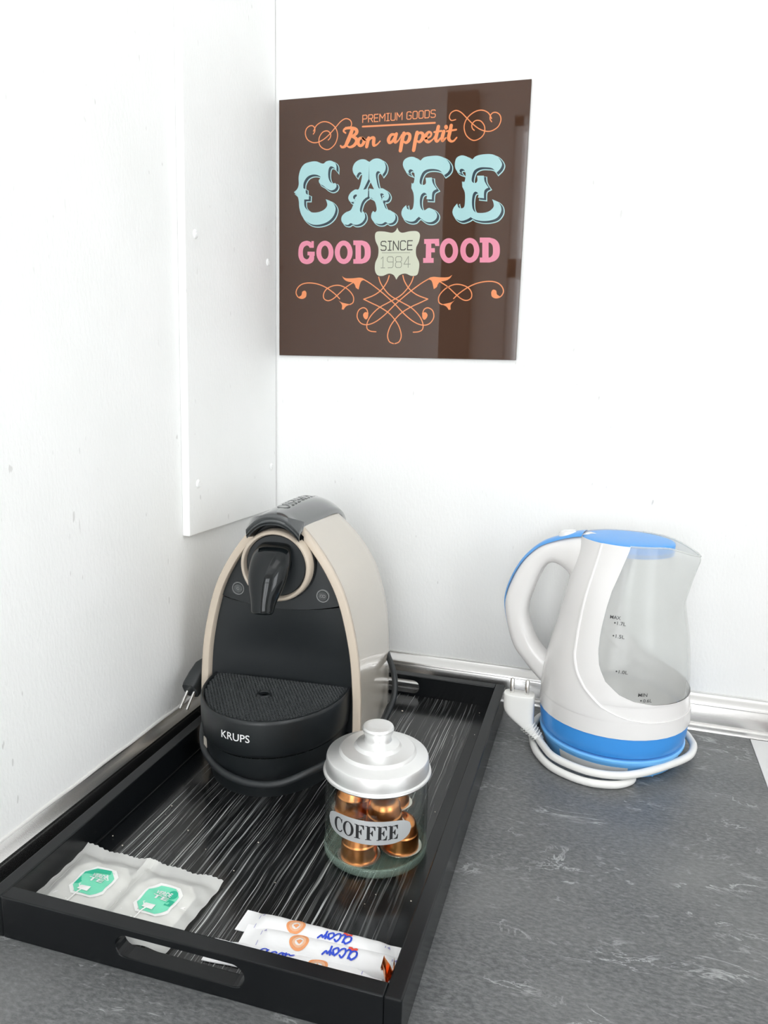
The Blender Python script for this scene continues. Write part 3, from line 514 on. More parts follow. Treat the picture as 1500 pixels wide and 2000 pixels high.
# ------------------------------------------------------------------ the serving tray
TR, TW, TL, TH, TT = 0.01243, 0.30254, 0.48305, 0.0327, 0.0115
tray = thing('serving_tray', 'black lacquered rectangular tray with streaked floor and slot handles', 'tray', (0.02524753, -0.53043316, 0), TR)
MB().box(0.004, TW - 0.004, 0.004, TL - 0.004, 0.001, 0.0074).make('tray_floor', M['lacquer'], tray, smooth=False)
MB().box(0.030, TW - 0.0275, 0.0135, TL - 0.0125, 0.0074, 0.0078).make('streaked_inlay', M['streak'], tray, smooth=False)['label'] = 'black inlay with fine pale lengthwise streaks'
for s in (0, 1):
    x0 = 0 if s == 0 else TW - TT
    MB().box(x0, x0 + TT, 0.0, TL, 0.0, TH).make('side_rail', M['lacquer'], tray, smooth=False, bevel=0.0012, seg=3)
    x1 = TT if s == 0 else TW - TT - 0.0035
    MB().box(x1, x1 + 0.0035, TT, TL - TT, 0.0074, 0.0098).make('inner_ledge', M['lacquer'], tray, smooth=False, bevel=0.0008)
def slot(cx, cz, half, r):
    return [(cx + (half - r) * sg + r * math.cos(a), cz + r * math.sin(a)) for sg, a0 in ((1, -PI / 2), (-1, PI / 2)) for a in [a0 + PI * k / 10 for k in range(11)]]
for s in (0, 1):
    outer = [(TT, 0), (TW - TT, 0), (TW - TT, TH), (TT, TH)]
    b = filled([outer, slot(TW / 2, 0.0186, 0.0475, 0.0082)], extrude=TT / 2)
    y0 = TT / 2 if s == 0 else TL - TT / 2
    o = b.map(lambda x, y, z: (x, y0 + z, y)).make('end_rail', M['lacquer'], tray, smooth=False, bevel=0.0009, seg=2)
FLZ = 0.0078
def on_tray(x, y):
    c, s = math.cos(TR), math.sin(TR); return (0.02524753 + c * x - s * y, -0.53043316 + s * x + c * y)

# ------------------------------------------------------------------ the coffee machine
mach = thing('coffee_machine', 'beige and black capsule coffee machine at the back of the tray', 'coffee machine', (0.1172, -0.245, FLZ), math.radians(4.3))
ARCH = [(0.0, 0.0858), (0.05, 0.0858), (0.08, 0.085), (0.115, 0.082), (0.15, 0.0752), (0.178, 0.0667), (0.202, 0.0548), (0.22, 0.0428), (0.234, 0.0315), (0.243, 0.0225), (0.249, 0.013), (0.2515, 0.0)]
def arch_outline(n=6):
    right = cr([(w_, z) for z, w_ in ARCH], n)
    return [(-x, z) for x, z in right] + [(x, z) for x, z in reversed(right[:-1])]
OUT = arch_outline()
def inset(o, d):
    res = []
    for i, (x, z) in enumerate(o):
        a, c = o[max(0, i - 1)], o[min(len(o) - 1, i + 1)]; tx, tz = c[0] - a[0], c[1] - a[1]; L = math.hypot(tx, tz) or 1
        res.append((x + tz / L * d, z - tx / L * d))
    return res
REAR = [(0.0, 0.160), (0.09, 0.161), (0.14, 0.158), (0.17, 0.152), (0.195, 0.143), (0.215, 0.133), (0.23, 0.124), (0.243, 0.115), (0.26, 0.108)]
INN = inset(OUT, 0.0085)
def shell_ring(o, y_of, taper): return [((x * taper), y_of(z), z) for x, z in o]
rows = [shell_ring(INN, lambda z: 0.014, 1), shell_ring(INN, lambda z: 0.0015, 1), shell_ring(inset(OUT, 0.0075), lambda z: 0.0, 1)]
b = MB().grid(rows); b.make('front_rim_lining', M['beige_trim'], mach)
rows = [shell_ring(inset(OUT, 0.0075), lambda z: 0.0, 1), shell_ring(inset(OUT, 0.0015), lambda z: 0.0, 1), shell_ring(inset(OUT, 0.0003), lambda z: 0.0006, 1), shell_ring(OUT, lambda z: 0.0022, 1), shell_ring(OUT, lambda z: 0.0062, 1), shell_ring(inset(OUT, 0.0006), lambda z: 0.0066, 1)]
MB().grid(rows).make('front_rim', M['beige_trim'], mach, angle=1.2)['label'] = 'pinkish beige rim around the black front'
SH = inset(OUT, 0.0004)
rows = [shell_ring(SH, lambda z: 0.0066, 1)]
for k in range(1, 13):
    f = k / 12; rows.append(shell_ring(SH, lambda z: 0.0066 + (lerp_table(REAR, z) - 0.0146) * f, 1 - 0.035 * f))
for a in (0.35, 0.7, 1.0):
    dd = 0.008 * (1 - math.cos(a * PI / 2)); rows.append([(x * 0.965, lerp_table(REAR, z) - 0.008 + 0.008 * math.sin(a * PI / 2), z) for x, z in inset(SH, dd)])
rows.append([(x * 0.5, lerp_table(REAR, z), z) for x, z in inset(SH, 0.008)]); rows.append([(0, lerp_table(REAR, z), z) for x, z in inset(SH, 0.008)])
MB().grid(rows).make('shell', M['beige'], mach, angle=0.9)['label'] = 'glossy beige side shell'
MB().box(-0.072, 0.072, 0.02, 0.15, 0.0, 0.006).make('foot_plate', M['black'], mach, smooth=False)
# black front: lower panel and control panel either side of a curved seam
INW = [(z, x) for x, z in INN if x >= 0][::-1]; INW.sort()
def inw(z): return max(0.0, lerp_table(INW, z) - 0.0002)
def seam(u): return 0.1635 - 0.0075 * (1 - u * u)
def panel(z0f, z1f, yf, nu=28, nv=24):
    rows = []
    for j in range(nv + 1):
        r = []
        for i in range(nu + 1):
            u = -1 + 2 * i / nu; z = z0f(u) + (z1f(u) - z0f(u)) * j / nv; x = u * inw(z); r.append((x, yf(u, z), z))
        rows.append(r)
    b = MB().grid(rows)
    return b
panel(lambda u: 0.03, lambda u: seam(u) - 0.0009, lambda u, z: 0.008 + 0.010 * (1 - u * u) * smoothstep(0.165, 0.10, z)).make('lower_front_panel', M['black_soft'], mach)
panel(lambda u: seam(u) + 0.0009, lambda u: 0.2375, lambda u, z: 0.006 - 0.003 * (1 - u * u)).make('control_panel', M['black_soft'], mach)
panel(lambda u: seam(u) - 0.004, lambda u: seam(u) + 0.004, lambda u, z: 0.0195, nv=2).make('seam_gap', M['lacquer'], mach)
# round head with beige collar and the lever
KZ, KX = 0.2035, 0.0
def head(prof): return MB().lathe(prof, 72).map(lambda x, y, z: (KX + x, 0.004 - z, KZ + y))
collar = head([(0.0362, -0.006), (0.0362, 0.004), (0.0357, 0.0115), (0.0350, 0.0142), (0.0338, 0.0152), (0.0322, 0.0148), (0.0312, 0.0132), (0.0306, 0.006)]).make('head_collar', M['beige_trim'], mach)
head([(0.0380, -0.004), (0.0380, 0.0028), (0.0363, 0.0028), (0.0363, -0.004)]).make('collar_gap_ring', M['lacquer'], mach)
head([(0.0308, 0.004), (0.0308, 0.0095), (0.0298, 0.0108), (0.015, 0.0112), (0.0, 0.0112)]).make('head_disc', M['black_soft'], mach)
lev = [(0.0235, -0.004, 0.0090, 0.004), (0.0215, -0.011, 0.0145, 0.008), (0.0155, -0.0185, 0.0185, 0.0115), (0.006, -0.026, 0.0198, 0.0140), (-0.005, -0.0325, 0.0190, 0.0142),
       (-0.015, -0.0375, 0.0165, 0.0122), (-0.023, -0.0415, 0.0136, 0.0098), (-0.030, -0.0445, 0.0118, 0.0078), (-0.0355, -0.0465, 0.0108, 0.0064), (-0.037, -0.0468, 0.0095, 0.0050)]
rows = []
for dz, y, w_, dp in cr(lev, 5):
    ring = []
    for k in range(36):
        a = 2 * PI * k / 36; ca, sa = math.cos(a), math.sin(a)
        x = w_ * math.copysign(abs(ca) ** 0.8, ca); yy = dp * math.copysign(abs(sa) ** 0.75, sa)
        ring.append((x * (1 - 0.25 * max(0, -sa)), y + yy + 0.003, KZ + dz - 0.10 * yy))
    rows.append(ring)
b = MB().grid(rows, close_u=True); b.fan(rows[0]); b.fan(rows[-1], True)
b.make('lever', M['piano'], mach, angle=1.2)['label'] = 'glossy black beak-shaped lever hanging from the head'
MB().lathe([(0.0, 0.009), (0.011, 0.0085), (0.0155, 0.004), (0.0165, 0.0)], 40).map(lambda x, y, z: (KX + x, -0.0072 - z, KZ + 0.004 + y)).make('lever_hub', M['piano'], mach)
for sx, cups in ((-1, 1), (1, 2)):
    bt = MB().lathe([(0.0, 0.0012), (0.0046, 0.0012), (0.005, 0.0006), (0.0053, 0.0004)], 36).map(lambda x, y, z: (sx * 0.0445 + x, 0.0052 - z, 0.1735 + y)).make('button', M['hood'], mach)
    MB().lathe([(0.0054, 0.0004), (0.0057, 0.0016), (0.0064, 0.0016), (0.0068, 0.0)], 36).map(lambda x, y, z: (sx * 0.0445 + x, 0.0052 - z, 0.1735 + y)).make('button_ring', M['print_dim'], bt)
    for q in range(cups): MB().tube([(sx * 0.0445 + (q - (cups - 1) / 2) * 0.0026 + 0.0013 * math.cos(a), 0.0039, 0.1735 + 0.0013 * math.sin(a)) for a in [2 * PI * k / 12 for k in range(13)]], 0.0003, 6, False).make('button_mark', M['print_dim'], bt)
# hood over the top, rolled down behind
HP = [(-0.0150, 0.2500), (-0.0165, 0.2545), (-0.0130, 0.2568), (0.0, 0.2580), (0.03, 0.2588), (0.06, 0.2588), (0.09, 0.2572), (0.112, 0.2535), (0.132, 0.2462), (0.148, 0.2345), (0.160, 0.2190), (0.167, 0.2010), (0.170, 0.184)]
HP = cr(HP, 5); rows_t, rows_b = [], []
for i, (y, z) in enumerate(HP):
    a, c = HP[max(0, i - 1)], HP[min(len(HP) - 1, i + 1)]; ty, tz = c[0] - a[0], c[1] - a[1]; L = math.hypot(ty, tz); ny, nz = -tz / L, ty / L
    if i < 6: ny, nz = 0.0, 1.0
    hw = 0.0240 + 0.0050 * smoothstep(-0.0, 0.13, y) + 0.0030 * smoothstep(0.0, -0.018, y)
    drop = 0.0150 - 0.003 * smoothstep(0.05, 0.15, y)
    top = []; 
    for k in range(21):
        u = -1 + 2 * k / 20; f = -drop * abs(u) ** 2.3; top.append((u * hw, y + ny * f, z + nz * f))
    rows_t.append(top); rows_b.append([(p[0] * 0.99, p[1] - ny * 0.0045, p[2] - nz * 0.0045) for p in top])
b = MB().grid(rows_t); b.grid(rows_b)
for side in (0, -1): b.grid([[r[side] for r in rows_t], [r[side] for r in rows_b]])
b.grid([rows_t[0], rows_b[0]]); b.grid([rows_t[-1], rows_b[-1]])
hood = b.make('hood', M['hood'], mach, angle=1.0)
rows = []
for y0, s_, dz in ((0.001, 1.0, 0.0), (-0.006, 1.02, 0.0005), (-0.013, 1.05, 0.0016), (-0.0175, 1.08, 0.0035)):
    rows.append([(u * 0.0245 * s_, y0, 0.2445 + dz - 0.0145 * abs(u) ** 2.2) for u in [-1 + k / 10 for k in range(21)]])
MB().grid(rows).make('hood_underside', M['piano'], mach)
rows = [[(u * 0.0262, yy, 0.2465 - 0.0135 * abs(u) ** 2.0 - dz) for u in [-1 + k / 10 for k in range(21)]] for yy, dz in ((0.009, 0.014), (0.001, 0.012), (-0.0005, 0.006), (-0.0005, 0.0))]
MB().grid(rows).make('hood_throat', M['lacquer'], mach)
def hood_z(y):
    for (ya, za), (yb, zb) in zip(HP[6:], HP[7:]):
        if ya <= y <= yb: return za + (zb - za) * (y - ya) / (yb - ya)
    return HP[-1][1]
tx = text('NESPRESSO', 0.0135, 0.098, -0.004)
tx.map(lambda x, y, z: (y - 0.0068, 0.106 - x, 0)).map(lambda x, y, z: (x, y, hood_z(y) + 0.00025 - 0.0140 * (abs(x) / 0.026) ** 2.3))
tx.make('embossed_lettering', M['lacquer'], hood, smooth=False)
# drip tray and base
def ell(a, bb, z, n=72, yo=0.0): return [(a * math.cos(t), yo - bb * math.sin(t), z) for t in [PI * k / n for k in range(n + 1)]]
def plan(s, z, so=0.0):          # rounded front outline: straight sides running into a half ellipse
    A, B_ = 0.0738 * s, 0.0895 * s
    return [(A, 0.012, z)] + ell(A, B_, z, 72, 0.0) + [(-A, 0.012, z)]
DZ = 0.0795
rows = [plan(0.955, DZ - 0.004), plan(0.955, DZ - 0.0006), plan(0.962, DZ), plan(0.985, DZ), plan(0.996, DZ - 0.0012), plan(1.0, DZ - 0.0035), plan(0.998, 0.060), plan(0.985, 0.0475), plan(0.972, 0.0435), plan(0.94, 0.0418)]
MB().grid(rows).make('drip_tray_rim', M['black'], mach, angle=0.9)
b = MB(); rp = plan(0.96, DZ - 0.005); b.fan(rp); b.make('drip_tray_basin', M['lacquer'], mach)
rows = [plan(0.952, 0.0418), plan(0.945, 0.036), plan(0.925, 0.018), plan(0.905, 0.0165), plan(0.892, 0.0155), plan(0.880, 0.0)]
MB().grid(rows).make('base', M['black'], mach, angle=0.5)
p_, b = 0.0034, MB(); rr, ri = p_ * 0.578, p_ * 0.40
HX, HY = -0.0052, -0.0265
for j in range(-4, 40):
    for i in range(-30, 31):
        x = i * p_ + (p_ / 2 if j % 2 else 0); y = 0.010 - j * p_ * 0.866
        inside = abs(x) < 0.0738 * 0.945 if y > 0 else (x / (0.0738 * 0.945)) ** 2 + (y / (0.0895 * 0.945)) ** 2 < 1
        if not inside or y > 0.011 or (x - HX) ** 2 + (y - HY) ** 2 < 0.0072 ** 2: continue
        o_ = [(x + rr * math.cos(a), y + rr * math.sin(a), DZ - 0.0026) for a in [PI / 6 + PI / 3 * k for k in range(6)]]
        i_ = [(x + ri * math.cos(a), y + ri * math.sin(a), DZ - 0.0012) for a in [PI / 6 + PI / 3 * k for k in range(6)]]
        l_ = [(q[0], q[1], DZ - 0.0042) for q in i_]
        b.grid([o_, i_, l_], close_u=True)
b.make('drip_grid', M['grid'], mach, smooth=False)['kind'] = 'stuff'
MB().lathe([(0.0048, DZ - 0.004), (0.0048, DZ - 0.0012), (0.0055, DZ - 0.0004), (0.0068, DZ - 0.0006), (0.0076, DZ - 0.0018)], 40, HX, HY).make('grid_eyelet', M['black'], mach)
tx = text('KRUPS', 0.0074, 0.0300, 0.008)
def front_pt(xx, z, off):
    A, B_ = 0.0738 + off, 0.0895 + off; return (xx, -B_ * math.sqrt(max(0.0, 1 - (xx / A) ** 2)), z)
tx.map(lambda x, y, z: front_pt(-0.0235 + x * 0.98, 0.0595 + y, 0.0004)).make('front_lettering', M['print_white'], mach, smooth=False)
MB().box(-0.0035, 0.0035, -0.0006, 0.0006, -0.005, 0.005).map(lambda x, y, z: (-0.0565 + x * 0.8, -0.0508 - 0.7 * x + y, 0.032 + z)).make('base_tab', M['beige'], mach, smooth=False)['label'] = 'small pale tab low on the left of the base'
# power cord wrapped round the base, plug tucked between tray and wall
def toloc(p, root_loc, rz):
    c, s = math.cos(-rz), math.sin(-rz); dx, dy = p[0] - root_loc[0], p[1] - root_loc[1]
    return (c * dx - s * dy, s * dx + c * dy, p[2] - root_loc[2])
ml, mr = (0.1172, -0.245, FLZ), math.radians(4.3)
cord = [(0.150, -0.072, 0.055), (0.176, -0.072, 0.068), (0.190, -0.098, 0.070), (0.2035, -0.118, 0.056), (0.2065, -0.128, 0.036), (0.2040, -0.148, 0.021), (0.2030, -0.180, 0.0125), (0.2060, -0.230, 0.0135),
        (0.2065, -0.262, 0.030), (0.2015, -0.2935, 0.046), (0.186, -0.320, 0.044), (0.160, -0.3345, 0.034), (0.134, -0.3375, 0.030), (0.108, -0.3335, 0.031), (0.084, -0.319, 0.031),
        (0.0635, -0.300, 0.033), (0.0500, -0.280, 0.038), (0.0440, -0.262, 0.048), (0.0400, -0.240, 0.058), (0.032, -0.232, 0.066), (0.026, -0.230, 0.072)]
cp = cr([toloc(q, ml, mr) for q in cord], 7)
cd = MB().tube(cp, 0.0034, 12).make('power_cord', M['cord'], mach)
pl = MB(); rows = []
for f, hx, hz in ((0.0, 0.0055, 0.006), (0.2, 0.008, 0.0105), (0.55, 0.0085, 0.0125), (0.9, 0.0085, 0.0125), (1.0, 0.0078, 0.0115)):
    c = Vector((0.023, -0.224, 0.0885)).lerp(Vector((0.0195, -0.252, 0.0660)), f)
    rows.append([toloc((c.x + hx * math.copysign(abs(math.cos(a)) ** 0.5, math.cos(a)), c.y - 0.35 * hz * math.copysign(abs(math.sin(a)) ** 0.5, math.sin(a)) * 1.2, c.z + 0.72 * hz * math.copysign(abs(math.sin(a)) ** 0.5, math.sin(a))), ml, mr) for a in [2 * PI * k / 24 for k in range(24)]])
pl.grid(rows, close_u=True); pl.fan(rows[0]); pl.fan(rows[-1], True)
pg = pl.make('plug', M['cord'], cd, angle=0.6)
for k in (-1, 1):
    MB().tube([toloc(q, ml, mr) for q in ((0.0195 + 0.004 * k, -0.250, 0.0655), (0.0175 + 0.004 * k, -0.2625, 0.0500))], 0.0017, 10).make('plug_pin', M['steel'], cd)

# ------------------------------------------------------------------ the glass jar and its capsules
JX, JY = 0.258, -0.358
jar = thing('glass_jar', 'small round glass jar with spun aluminium lid and COFFEE label, standing on the tray', 'jar', (JX, JY, FLZ))
prof = [(0.0418, 0.0094), (0.0424, 0.0100), (0.0423, 0.0140), (0.0424, 0.0230), (0.0425, 0.040), (0.0424, 0.058), (0.0416, 0.0645), (0.0402, 0.0685), (0.0398, 0.0760), (0.0388, 0.0772),
        (0.0374, 0.0760), (0.0374, 0.0690), (0.0388, 0.0640), (0.0398, 0.0570), (0.0400, 0.040), (0.0400, 0.0160), (0.0400, 0.0096)]
MB().lathe(prof, 96).make('jar_body', M['glass'], jar, angle=3)
MB().lathe([(0.0, 0.0006), (0.0385, 0.0006), (0.0412, 0.0012), (0.0428, 0.0030), (0.0433, 0.0060), (0.0430, 0.0082), (0.0420, 0.0093), (0.0404, 0.0090), (0.0398, 0.0070), (0.0385, 0.0046), (0.032, 0.0036), (0.0, 0.0034)], 96).make('thick_base', M['glass_base'], jar, angle=3)['label'] = 'thick greenish glass base'
lp = [(0.0392, 0.0725), (0.0434, 0.0712), (0.0442, 0.0722), (0.0440, 0.0736), (0.0426, 0.0745), (0.0424, 0.0765), (0.0418, 0.0842), (0.0412, 0.0856), (0.0395, 0.0864), (0.0335, 0.0880), (0.0318, 0.0888), (0.0312, 0.0902), (0.0300, 0.0912), (0.0215, 0.0925),
      (0.0195, 0.0928), (0.0186, 0.0938), (0.0176, 0.0956), (0.0160, 0.0964), (0.0130, 0.0972), (0.0113, 0.0982), (0.0108, 0.1000), (0.0109, 0.1025), (0.0119, 0.1046), (0.0128, 0.1066), (0.0129, 0.1084), (0.0121, 0.1100), (0.0095, 0.1108), (0.006, 0.1108), (0.0, 0.1105)]
inner = [(max(0.0, r - 0.0009), z - 0.0009) for r, z in lp[1:]][::-1]
ld = MB().lathe(lp + inner, 96).make('lid', M['lid_alu'], jar, angle=0.5)
MB().tube([(0.0432 * math.cos(2 * PI * k / 96), 0.0432 * math.sin(2 * PI * k / 96), 0.0724) for k in range(97)], 0.0012, 8, False).make('rolled_edge', M['lid_alu'], ld)
LR = 0.0428; LA = math.radians(6.5)
def on_jar(b, r, zc, a0=LA): return b.map(lambda x, y, z: (r * math.sin(a0 + x / r), -r * math.cos(a0 + x / r), zc + y))
n = 48; HLX, HLY = 0.0380, 0.0100
rows = [[(-HLX + 2 * HLX * i / n, sy * HLY * (1 - abs(-1 + 2 * i / n) ** 5) ** 0.5, 0) for i in range(n + 1)] for sy in (-1, -0.5, 0, 0.5, 1)]
lab = on_jar(MB().grid(rows), LR, 0.0415).make('label', M['plate'], jar, angle=3, fix=False)
def glyph(ch):
    """bold roman capitals, unit cap height, lower left at the origin"""
    if ch == 'O':
        e = lambda rx, ry: [(0.42 + rx * math.cos(2 * PI * k / 40), 0.5 + ry * math.sin(2 * PI * k / 40)) for k in range(40)]
        return [e(0.42, 0.52), e(0.22, 0.46)], 0.86
    if ch == 'C':
        o = [(0.72, 0.97, 1), (0.70, 0.68, 1), (0.66, 0.68, 1), (0.58, 0.88), (0.45, 0.95), (0.30, 0.88), (0.22, 0.66), (0.22, 0.36), (0.30, 0.12), (0.46, 0.05), (0.60, 0.10), (0.70, 0.24, 1), (0.74, 0.20, 1), (0.64, 0.03), (0.44, -0.02), (0.18, 0.06), (0.0, 0.32), (0.0, 0.66), (0.16, 0.93), (0.42, 1.02), (0.58, 0.98), (0.66, 0.93), (0.68, 0.98, 1)]
        return [contour(o, 4)], 0.76
    w_ = 0.68
    arm = [(w_, 1.0), (w_, 0.70), (w_ - 0.05, 0.70), (w_ - 0.13, 0.90), (0.38, 0.94), (0.32, 0.94), (0.32, 0.54), (0.38, 0.54), (0.48, 0.70), (0.52, 0.70), (0.52, 0.30), (0.48, 0.30), (0.38, 0.47), (0.32, 0.47)]
    foot = [(0.32, 0.06), (0.42, 0.05), (0.42, 0.0)] if ch == 'F' else [(0.32, 0.06), (0.42, 0.06), (w_ - 0.10, 0.12), (w_ - 0.02, 0.33), (w_ + 0.03, 0.33), (w_ + 0.0, 0.0)]
    return [[(0.0, 1.0)] + arm + foot + [(0.0, 0.0), (0.0, 0.05), (0.10, 0.06), (0.10, 0.94), (0.0, 0.95)][0:0] + [(0.0, 0.0), (0.0, 0.045), (0.11, 0.06), (0.11, 0.94), (0.0, 0.955)]], w_ + 0.05
xx, b = 0.0, MB()
for ch in 'COFFEE':
    g, adv = glyph(ch); q = filled(g); b.add([(x + xx, y, 0) for x, y, z in q.v], q.f); xx += adv + 0.03
hgt, wid = 0.0120, 0.0555
b.map(lambda x, y, z: ((x / xx - 0.5) * wid - 0.0015, (y - 0.5) * hgt, 0))
on_jar(b, LR + 0.00015, 0.0415).make('label_lettering', M['ink'], lab, smooth=False)

def capsule_parts(t):
    body = [(0.0152, 0.0009), (0.0149, 0.004), (0.0146, 0.010), (0.0142, 0.0128), (0.0136, 0.0136), (0.0133, 0.0142), (0.0124, 0.0205), (0.0112, 0.0234), (0.0080, 0.0262), (0.0058, 0.0272), (0.0048, 0.0270), (0.0040, 0.0258), (0.0, 0.0255)]
    MB().lathe(body, 48).make('cup', M['copper'], t, angle=0.5)
    MB().lathe([(0.0, -0.0001), (0.0150, -0.0001), (0.0158, -0.0004), (0.0172, -0.0004), (0.0177, 0.0002), (0.0176, 0.0008), (0.0168, 0.0011), (0.0150, 0.0010)], 48).make('rim', M['rim'], t, angle=0.5)['label'] = 'pale metal rim'
uv, rv = Vector((0.28, -0.96, 0)), Vector((0.96, 0.28, 0))
spots = []
for k, (ang, rad, z, tx_, ty_) in enumerate([(-38, 0.0212, 0.0052, 0, 0), (82, 0.0212, 0.0052, 0, 0), (202, 0.0212, 0.0052, 0, 0),
                                             (20, 0.0195, 0.0330, 3, -4), (140, 0.0198, 0.0330, -3, 4), (262, 0.0200, 0.0330, 2, 5)]):
    a = math.radians(ang); p = uv * (rad * math.cos(a)) + rv * (rad * math.sin(a)); spots.append((JX + p.x, JY + p.y, FLZ + z, tx_, ty_))
CL = ['copper capsule standing at the front left on the bottom of the jar', 'copper capsule on the right at the bottom of the jar', 'copper capsule at the back of the jar bottom, behind the others',
      'copper capsule on top at the front of the jar, behind the label', 'copper capsule on top at the back right of the jar, under the lid', 'copper capsule on top at the left of the jar, under the lid']
proto = None
for (x, y, z, a, c), lb in zip(spots, CL):
    if proto is None:
        proto = thing('coffee_capsule', lb, 'capsule', group='copper capsules in the jar'); capsule_parts(proto); o = proto
    else: o = copy_tree(proto); o['label'] = lb
    o.location = (x, y, z); o.rotation_euler = (math.radians(a), math.radians(c), 0.3 * z * 100)

# ------------------------------------------------------------------ the kettle
KC, KR = (0.4445, -0.092, 0), math.radians(-10)
kettle = thing('electric_kettle', 'white and blue electric kettle with clear water window, standing on its blue base', 'kettle', (KC[0], KC[1], 0.0235), KR)
RT = [(0.0, 0.0725), (0.0225, 0.0738), (0.034, 0.0765), (0.05, 0.0768), (0.07, 0.0760), (0.085, 0.0750), (0.10, 0.0735), (0.12, 0.0706), (0.139, 0.0670), (0.16, 0.0626), (0.178, 0.0592), (0.20, 0.0548), (0.22, 0.0505), (0.235, 0.0482)]
def krad(z): return lerp_table(RT, z)
ZR = 0.2350
TB = [(0.0800, 0), (0.0806, 18), (0.0815, 34), (0.0830, 52), (0.0866, 67), (0.0920, 78), (0.1033, 89.5), (0.1165, 96), (0.1322, 99.3), (0.145, 100), (0.1576, 99.5), (0.175, 97.8), (0.191, 95.3), (0.2157, 87.7), (0.2338, 81.5)]
TC = [(0.0635, 0), (0.0638, 20), (0.0643, 40), (0.0650, 54), (0.0684, 71), (0.0761, 87), (0.0925, 103.5), (0.1062, 112.5), (0.1211, 118), (0.1453, 120.5), (0.165, 121), (0.1824, 120.4), (0.2139, 117), (0.235, 114)]
def kpt(th, z, off=0.0):
    e = math.exp(-(th / 0.42) ** 2) * 0.65 + max(0.0, 1 - abs(th) / 0.6) ** 1.5 * 0.35
    r = krad(z) + off + 0.0215 * min(1.0, max(0.0, (z - 0.174) / 0.056)) * e
    zz = z - 0.0100 * e * smoothstep(0.19, ZR, z)
    sh_ = lerp_table([(0.08, 0), (0.139, 0.0032), (0.24, 0.003)], z)
    return (r * math.cos(th) + sh_, r * math.sin(th) * (1 - 0.12 * smoothstep(0.165, 0.235, z)), zz - 0.0235)
zs = [0.047, 0.052, 0.058, 0.062] + [0.0635 + 0.0002 * k for k in range(0, 9)] + [0.066, 0.068, 0.071, 0.074, 0.077] + [0.080 + 0.0003 * k for k in range(0, 12)] + [0.0845, 0.0866, 0.089, 0.092, 0.096, 0.10, 0.1033] + [0.108 + 0.0052 * k for k in range(0, 24)] + [0.2315, ZR]
rows = []; R_ = math.radians
for z in zs:
    tb, tc = R_(lerp_table(TB, z)), R_(lerp_table(TC, z)); half = []
    for k in range(9): half.append((tb + (tc - tb) * k / 8, 0.0 if k < 8 else 0.0))
    for q, of in ((0.012, 0.0011), (0.03, 0.0014), (0.05, 0.0010)): half.append((tc + q, of))
    for k in range(1, 21): half.append((tc + 0.05 + (PI - tc - 0.05) * k / 20, 0.0010))
    ring = [kpt(t_, z, 0.0008 + o_) for t_, o_ in half] + [kpt(-t_, z, 0.0008 + o_) for t_, o_ in half[-2::-1]]
    rows.append(ring)
MB().grid(rows).make('body_shell', M['white'], kettle, angle=0.5)
edge = [kpt(R_(lerp_table(TB, z)), z, 0.0004) for z in zs if z >= 0.080]
edge = [kpt(-R_(lerp_table(TB, z)), z, 0.0004) for z in zs if z >= 0.080][::-1] + edge
wr = []
for z in zs:
    if z < 0.080: continue
    tb = R_(lerp_table(TB, z)) + 0.01; wr.append([kpt(tb * k / 24, z, -0.0004) for k in range(-24, 25)])
win = MB().grid(wr).make('water_window', M['tank'], kettle, angle=1.2); win['label'] = 'clear plastic water window with pouring spout'
MB().tube([kpt(t_, ZR, -0.0006) for t_ in [R_(82) * k / 30 for k in range(-30, 31)]], 0.0010, 8).make('window_rim', M['tank'], win)
for s_, th0, th1, z in (('MAX', 103.6, 94.2, 0.1650), ('1.7L', 96.8, 89.3, 0.1597), ('1.5L', 96.9, 89.6, 0.1472), ('1.0L', 90.8, 83.9, 0.1133), ('MIN', 74.2, 67.2, 0.0918), ('0.6L', 70.0, 63.2, 0.0860)):
    r = krad(z); wdt = r * R_(th0 - th1)
    q = text(s_, 0.0034, wdt, 0.004)
    if s_[0].isdigit(): q.add([(-0.0022 + 0.0008 * math.cos(2 * PI * k / 12), 0.0018 + 0.0008 * math.sin(2 * PI * k / 12), 0) for k in range(12)], [tuple(range(12))])
    q.map(lambda x, y, zz: kpt(-R_(th0 - 10) + x / r, z + y, 0.0002)).make('scale_mark', M['ink'], win, smooth=False)
band = [(0.0722, 0.0238), (0.0742, 0.0246), (0.0752, 0.0262), (0.0766, 0.033), (0.0772, 0.040), (0.0776, 0.0466), (0.0776, 0.0474), (0.0768, 0.0477)]
MB().lathe([(r, z - 0.0235) for r, z in band], 96).make('blue_band', M['blue'], kettle, angle=0.6)
MB().lathe([(0.0, 0.0006), (0.0722, 0.0003)], 64).make('underside', M['blue'], kettle)
MB().lathe([(0.0, 0.030), (0.070, 0.030), (0.0735, 0.027), (0.0750, 0.024)], 64).make('heating_plate', M['steel'], kettle, angle=0.6)
